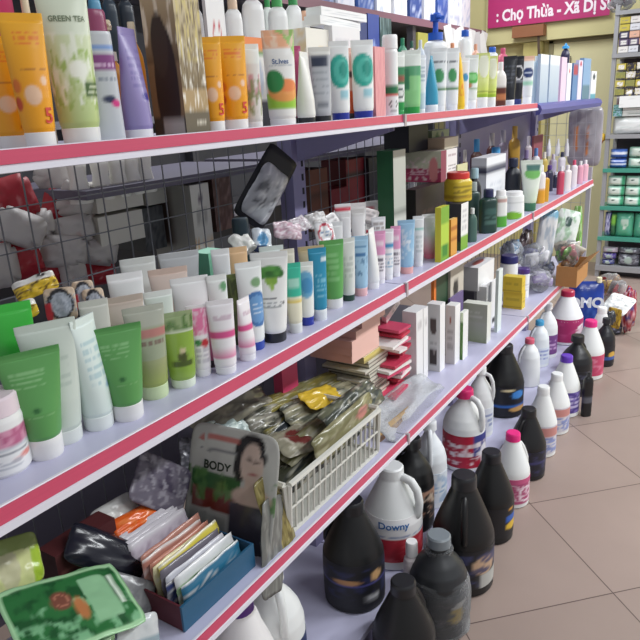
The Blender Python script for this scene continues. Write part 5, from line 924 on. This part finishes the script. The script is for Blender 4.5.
YL = ('#1a1b20', [('r', .3, 1.1, .5, .7, '#2f5fb4'), ('e', .6, .35, .3, .13, '#e0b83a'), ('e', .5, .92, .1, .04, '#e0a040')])
jug(467, 513, 451, 'black jug with yellow and blue label mark by the pink capped jug', BK, '#24252a', YL, 0, -.095, 'cone', xr=X2, ph=2.3, group=FLR, name='softener_jug')
PKL = ('#b04a76', [('b', .82, 1, '#c95a86'), ('o', .45, .4, .35, .3, '#f0dfe8'), ('n', 5, .15, '#e6c9d6', .05, .8), ('b', 0, .03, '#e9e6e8')])
jug(494, 529, 432, 'white jug with bright pink cap and pink patterned label', WH, '#ee2f86', PKL, 0, -.10, 'cone', xr=X2, lv=(.06, .43), ph=1.9, group=FLR)
jug(509, 545, 408, 'black jug right behind the bright pink capped one', '#141518', '#1f2023', ('#1e1f2c', [('b', .5, .6, '#3a3a6a'), ('n', 5, .2, '#33355a', 0, 1)]), 0, -.095, 'cone', xr=X2, ph=-.9, group=FLR, name='softener_jug')
WL1 = ('#d6d3da', [('b', .62, .95, '#c98a84'), ('n', 5, .1, '#7f8cc0', .05, .6), ('t', -.6, .8, .1, .5, '#8f9cd0', 3)])
jug(527, 556, 386, 'white jug with white cap and salmon label, nearer of two', WH, '#eef0f0', WL1, 0, -.10, 'cone', xr=X2, lv=(.06, .48), ph=2.2, group=FLR)
jug(541, 569, 373, 'white jug with white cap and salmon label, farther of two', WH, '#eef0f0', WL1, 0, -.10, 'cone', xr=X2, lv=(.06, .48), ph=2.2, group=FLR)
jug(550, 579, 355, 'white jug with purple cap and purple label', WH, '#6a3fc0', ('#4f3f8a', [('n', 5, .1, '#8a7ac0', 0, 1), ('t', -.5, .9, .2, .8, '#c9c2e6', 3)]), 0, -.095, 'cone', xr=X2, ph=2.2, group=FLR)
jug(560, 591, 335, 'black jug left of the far pink capped jug', '#1b1c20', '#222327', ('#1d1e24', [('n', 5, .2, '#4a4c60', 0, 1)]), 0, -.085, 'round', xr=X2, ph=2.2, group=FLR, name='softener_jug')
bottle(582, 592, 372, 'slim black bottle on the floor before the far pink capped jug', ('#1a1b1e', [('b', .35, .5, '#5a5c66')]), '#2a2b30', 'tall', d=-.20, z=0, xlim=(-.74, -.42), name='detergent_bottle')
jug(574, 603, 320, 'white jug with bright pink cap and plain pink label, far along the row', WH, '#f0308c', ('#c8486c', [('n', 4, .3, '#d9809a', 0, 1)]), 0, -.10, 'cone', xr=X2, ph=2.2, group=FLR)
jug(589, 611, 307, 'white jug with white cap behind the far pink capped jug', '#eceeee', '#f4f5f5', ('#e2e4e4', [('r', -1.6, .4, 0, 1, '#22242a')]), 0, -.10, 'cone', xr=X2, ph=2.2, group=FLR)
jug(595, 614, 318, 'black jug beside the far white capped jug', '#1d1e24', '#202127', ('#23242a', [('e', .4, .5, .3, .2, '#d0a84a'), ('b', .2, .4, '#3a5aa0')]), 0, -.13, 'round', xr=X2, ph=2.2, group=FLR, name='softener_jug')
jug(606, 622, 304, 'black jug last in the row by the red bags', '#222329', '#2a2b30', ('#33343c', [('n', 4, .1, '#8a8aa0', 0, 1)]), 0, -.10, 'round', xr=X2, ph=2.2, group=FLR, name='softener_jug')
bag(611, 318, -.60, (.03, .03, .05), '#33343a', 'small dark bag beside the last black jug', 'bag', 'plastic_bag', False)
jug(550, 582, 290, 'white funnel-shouldered jug with crimson cap and magenta label', '#f0f1f2', '#b8284f', ('#b02f6a', [('e', .7, .4, .4, .3, '#dfc9d6'), ('o', .7, .4, .5, .4, '#f0e6ec'), ('n', 3, .3, '#c24a80', 0, 1)]), ZD, .07, 'cone', xr=(-1.1, -.70), lv=(.06, .5), ph=2.2, group=DECK)
bottle(404, 420, 541, 'small clear red bottle with white cap before the white script jug', ('#b9757a', [('b', .7, 1, '#d9cfd0')]), '#eceaea', 'straight', z=0, d=-.025, xlim=(-.74, -.6), flat=.9, capr=.75, name='small_bottle')
# washing liquid pouch and red bags beyond the gondola
p = on_y(584, 322, 4.12)
om = pouch((p.x, 4.12, .012), .21, on_y(585, 281, 4.12).z-.012, .09, ('#1f3f9a', [('b', .86, 1, '#1b3484'), ('n', 3, .25, '#3f62b8', 0, .7), ('e', 0, .22, .6, .09, '#8fa6d6')]), 'blue washing liquid pouch with white lettering standing behind the funnel-shouldered jug', 'pouch', 'detergent_pouch', rz=-1.15, n=22, wob=.004)
letter_flat('OMO', .085, '#e9eef6', om, Matrix.Translation((.047, -.008, .66*on_y(585, 281, 4.12).z)) @ FRONT, .05)
loft('cap', [(0, .016, .016, 2), (.03, .016, .016, 2), (.033, .012, .012, 2)], '#e9e2c0', om, None, 14, 3, 0, (0, .07, on_y(585, 281, 4.12).z-.02))
RB = 'bags heaped on the floor at the end of the row'
bag(618, 304, -.66, (.08, .13, .14), ('#8f1f2c', [('n', 3, .15, '#b9483a', 0, 1), ('n', 4, .3, '#d9c9c4', 0, 1)]), 'dark red bag at the end of the jug row', group=RB, zmin=0)
bag(628, 318, -.56, (.05, .07, .16), ('#9a2430', [('n', 4, .2, '#d9b0b4', 0, 1), ('n', 3, .3, '#3a4a8a', 0, 1)]), 'red bag lowest at the aisle side of the heap', film=False, group=RB, zmin=0)
bag(609, 292, -.74, (.08, .10, .09), ('#a99080', [('n', 3, .1, '#d9b45a', 0, 1), ('n', 4, .2, '#8a3a3a', 0, 1)]), 'clear bag of yellow and red packs on the heap', group=RB, zmin=.12)
quad_pack((604, 309), (628, 318), (609, 291), (4.30, 4.22, 4.42), .02, ax=on_y, P= ('#f1f2f0', [('n', 6, .4, '#9aa0a0', 0, 1)]), label='white paper sheet lying over the red bags', wob=.006)
quad_pack((608, 326), (622, 330), (606, 306), (4.12, 4.08, 4.15), .02, ax=on_y, P= ('#c9a43a', [('n', 4, .2, '#8a6a2a', 0, 1)]), label='yellow packet under the white paper sheet', wob=.006)
# ================================================================ goods on the display rack at the back
def rack_box(x, w, z, h, P, label, dp=.14, cat='box', name='carton', group=None, top=None, yb=RY+.005, n=8, m=None):
    o = carton_mesh(w, dp, h, P if isinstance(P, str) else P[0], P, top, n).build(name, m or M_CARD, None, False, True, (x+w/2, yb+dp/2, z+.0005)); return tag(o, label, cat, group)
R = random.Random(3); pal = ['#d9d2cc', '#2f2a38', '#c9b84a', '#e9e4e0', '#5a4a6a', '#e2b29a', '#8f8f52', '#dcdce2', '#3f3a5a', '#c2c2c6']
x0 = RX0+.04; ords = ['lowest', 'second', 'third', 'fourth', 'fifth', 'sixth']; cols_ = ['first', 'second', 'third', 'fourth', 'fifth', 'sixth']
NM = {'#d9d2cc': 'pale', '#2f2a38': 'black', '#c9b84a': 'yellow', '#e9e4e0': 'white', '#5a4a6a': 'plum', '#e2b29a': 'peach', '#8f8f52': 'olive', '#dcdce2': 'silver', '#3f3a5a': 'navy', '#c2c2c6': 'grey'}
pat = [['#e9e4e0', '#5a4a6a', '#3f3a5a', '#c9b84a', '#c9b84a'], ['#dcdce2', '#5a4a6a', '#e2b29a', '#dcdce2', '#e9e4e0'], ['#2f2a38', '#e2b29a', '#e2b29a', '#e9e4e0', '#d9d2cc'], ['#c2c2c6', '#e2b29a', '#5a4a6a', '#d9d2cc', '#e9e4e0'], ['#2f2a38', '#c9b84a', '#e9e4e0', '#c2c2c6', '#5a4a6a']]
for c in range(5):
    for r in range(5):
        q = pat[c][r]; rack_box(x0+c*.072, .068, RZ[5]+r*.052, .049, (q, [('r', -.7, .7, .2, .8, '#e6e2de' if q in ('#5a4a6a', '#2f2a38', '#3f3a5a') else q), ('b', 0, .12, '#2b2730'), ('t', -.6, .6, .3, .7, '#8a8488', 1)]), NM[q]+' small box on the top rack level, '+ords[r]+' row, '+cols_[c]+' from the post', .12, group='small boxes on the upper rack', n=8)
pat2 = ['#8f8f52', '#e9e4e0', '#2f2a38', '#c9b84a', '#d9d2cc', '#c2c2c6']
for c in range(5):
    for r in range(4):
        q = pat2[(c*2+r*3+c*r) % 6]; rack_box(x0+c*.072, .066, 1.46+r*.062, .055, (q, [('r', -.6, .6, .25, .8, '#f0ecea' if (c+r) % 2 else q), ('b', 0, .15, '#33303a'), ('n', 4, .3, '#b9a64a', 0, 1)]), NM[q]+' small box on the second rack level, '+ords[r]+' row, '+cols_[c]+' from the post', .12, group='small boxes on the second rack level', n=8)
for c in range(2): rack_box(x0+c*.17, .16, RZ[4]+.135, .15, ('#5a3f48', [('n', 5, .05, '#b9a0a6', 0, 1), ('b', .45, .6, '#c03a52')]), ('left', 'right')[c]+' brown carton holding up the small boxes on the second rack level', .12, n=10, yb=RY+.15)
rack_box(x0+.02, .40, RZ[4]+.275, .012, '#b9b4b6', 'thin pale card divider across the second rack level', .30, n=2, cat='card')
rack_box(x0+.045, .36, 1.375, .085, ('#f4f4f2', [('n', 6, .4, '#e2e2e0', 0, 1)]), 'long white box hanging forward above the tissue packs', .04, yb=RY-.035)
for r in range(2): rack_box(x0+.07, .3, RZ[4]+.14+r*.045, .042, ('#e6e9e6', [('t', -.8, .8, .2, .8, '#9aa6a0', 2), ('r', .4, .9, .2, .8, '#c9566a' if r else '#9ab8aa')]), ('lower', 'upper')[r]+' white flat pack above the large tissue pack', .13, n=12)
for r in range(2): rack_box(x0, .065, RZ[4]+.14+r*.045, .042, ('#3f8a72', [('n', 4, .0, '#a9c4da', 0, 1)]), ('lower', 'upper')[r]+' green tissue pack by the rack post above the large white pack', .13)
lt = pouch((x0+.2, RY+.055, RZ[4]+.002), .40, .135, .09, ('#eff1f0', [('n', 4, .35, '#d6dcda', 0, 1)]), 'large white tissue pack on the middle rack level', 'tissue pack', 'tissue_pack', rz=-PI/2, n=18, corner=.05, wob=.003)
TIS = ('#a9d6c4', [('r', -.9, .5, .08, .85, '#dfe8de'), ('e', -.2, .62, .22, .09, '#3f5a54'), ('r', .62, 1, 0, 1, '#4aa67c')])
def tis(x, z, w, h, P, lb, g='green tissue packs on the rack'): pouch((x+w/2, RY+.05, z+.002), w, h, .08, P, lb, 'tissue pack', 'tissue_pack', rz=-PI/2, n=14, corner=.05, wob=.002, group=g)
tis(x0, RZ[3], .125, .075, ('#3f5fae', [('b', .35, .5, '#d9dff0'), ('b', .7, .8, '#b9c4e6')]), 'blue and white tissue pack, lower one by the post')
tis(x0, RZ[3]+.08, .125, .07, ('#4a6ab4', [('b', .4, .65, '#e2e6f2')]), 'blue and white tissue pack, upper one by the post')
for c in range(2):
    for r in range(2): tis(x0+.14+c*.19, RZ[3]+r*.085, .18, .08, ('#9fcdb9', [('r', -.85, .6, .1, .9, '#d6e2d6'), ('e', 0, .55, .15, .12, '#3a5a50')]), ('lower', 'upper')[r]+(' left', ' right')[c]+' pale green tissue pack beside the blue ones')
for c in range(3):
    for r in range(3): tis(x0+c*.135, RZ[2]+r*.082, .13, .078, TIS, ('bottom', 'middle', 'top')[r]+' green tissue pack, '+cols_[c]+' column from the post, on the third rack level')
for c in range(3): tis(x0+.085+c*.14, RZ[1], .135, .20, ('#5aa78e', [('r', -.4, .5, .45, .75, '#b9cfc0'), ('n', 3, .1, '#5fb08c', 0, 1), ('e', .1, .4, .2, .08, '#d9e6da')]), ('left', 'middle', 'right')[c]+' large teal tissue pack on the fourth rack level')
tis(x0, RZ[1], .05, .2, ('#4f4f8a', [('n', 4, .0, '#c9c6e0', 0, 1)]), 'violet and white pack by the post on the fourth rack level'); tis(x0+.048, RZ[1], .04, .2, ('#3a6a4a', [('b', .5, .9, '#7fb84a')]), 'dark green narrow pack on the fourth rack level')
for i, (dx, z, w, h, c, lb) in enumerate(((0, .0, .10, .045, '#3a3f86', 'navy pack lowest by the post on the bottom rack level'), (0, .05, .11, .05, '#5a4a9a', 'violet pack in the middle by the post on the bottom rack level'), (0, .105, .12, .045, '#c9b9c6', 'pinkish pack on top by the post on the bottom rack level'), (.13, 0, .16, .10, '#5c5a64', 'grey pack on the bottom rack level'), (.13, .105, .16, .05, '#6a6a74', 'grey pack with pale crest on the bottom rack level'), (.30, 0, .15, .15, '#66606e', 'large grey violet pack on the bottom rack level'))):
    tis(x0+dx, RZ[0]+z, w, h, (c, [('n', 4, .2, '#b9bcc4', 0, 1), ('e', 0, .5, .4, .3, '#a9b8b0')]), lb, 'packs on the bottom rack level')
bag(607, 5, -1.02, (.10, .06, .05), ('#9a9498', [('n', 4, .1, '#e2e2e6', 0, 1), ('n', 5, .3, '#6a5a60', 0, 1)]), 'grey plastic wrapped bundle on top of the rack', pos=(-1.02, RY+.12, RZ[6]+.055)); bag(632, 2, -.8, (.10, .08, .07), ('#a03a40', [('n', 4, .1, '#c9b9b9', 0, 1)]), 'red bundle on top of the rack', film=False, pos=(-.72, RY+.15, RZ[6]+.075))
bag(601, 140, -1.12, (.05, .05, .05), ('#c9a43a', [('b', 0, .3, '#8a4a2a')]), 'small yellow bag hanging beside the rack post', film=False, pos=(-1.083, 5.86, on_y(601, 138, 5.86).z))
# ================================================================ wall shelving goods, upper left
for i in range(11):
    y = 3.3+i*.25; c = ['#e9e9ee', '#2f4a86', '#dcdce6', '#3a5aa0', '#f0f0f2'][i % 5]
    rt = tag(carton_mesh(.2, .2, .28, (c, [('n', 4, .2, '#b9c2da', 0, 1)]), c, None, 8).build('carton', M_CARD, None, False, True, (-2.31, y, 2.071)), ('first', 'second', 'third', 'fourth', 'fifth', 'sixth', 'seventh', 'eighth', 'ninth', 'tenth', 'farthest')[i]+(' white' if i % 5 in (0, 2, 4) else ' blue')+' pack on the high wall shelf across the aisle', 'box', 'packs on the high wall shelf')
for i, (y, c, nm) in enumerate(((3.1, '#3a3a42', 'charcoal'), (3.5, '#2f3f6a', 'navy'), (3.9, '#4a4a50', 'grey'), (4.3, '#2c4a4a', 'deep teal'), (5.03, '#8a5a3a', 'brown'), (5.33, '#c98a4a', 'orange'), (5.63, '#a5a03f', 'yellow green'), (5.93, '#6a4a4a', 'dull red'))):
    tag(carton_mesh(.22, .28, .33, (c, [('n', 4, .2, '#6a6a70', 0, 1)]), c, None, 8).build('carton', M_CARD, None, False, True, (-2.37, y, 1.501)), nm+' box in the shade below the high wall shelf', 'box', 'boxes below the high wall shelf')
for i in range(10):
    px = 446+i*4.2; x = -2.168; y = y_at(px, x, 2.0); z1 = 2.06-(i % 3)*.012
    tag(MB().box(0, .012, -.045, .045, -.30 if i > 5 else -.2, 0).build('hanging_packet', mat(['#e2e0de', '#d2cfd0', '#efeeec'][i % 3], .5), None, False, False, (x, y, z1), ((.25, -.2, .1, .35, -.3)[i % 5], 0, -.3)), ('first', 'second', 'third', 'fourth', 'fifth', 'sixth', 'seventh', 'eighth', 'ninth', 'last')[i]+' white strip packet hanging left of the banner, counted from the left', 'packet', 'white packets hanging from the wall shelf')
bpy.context.view_layer.update()
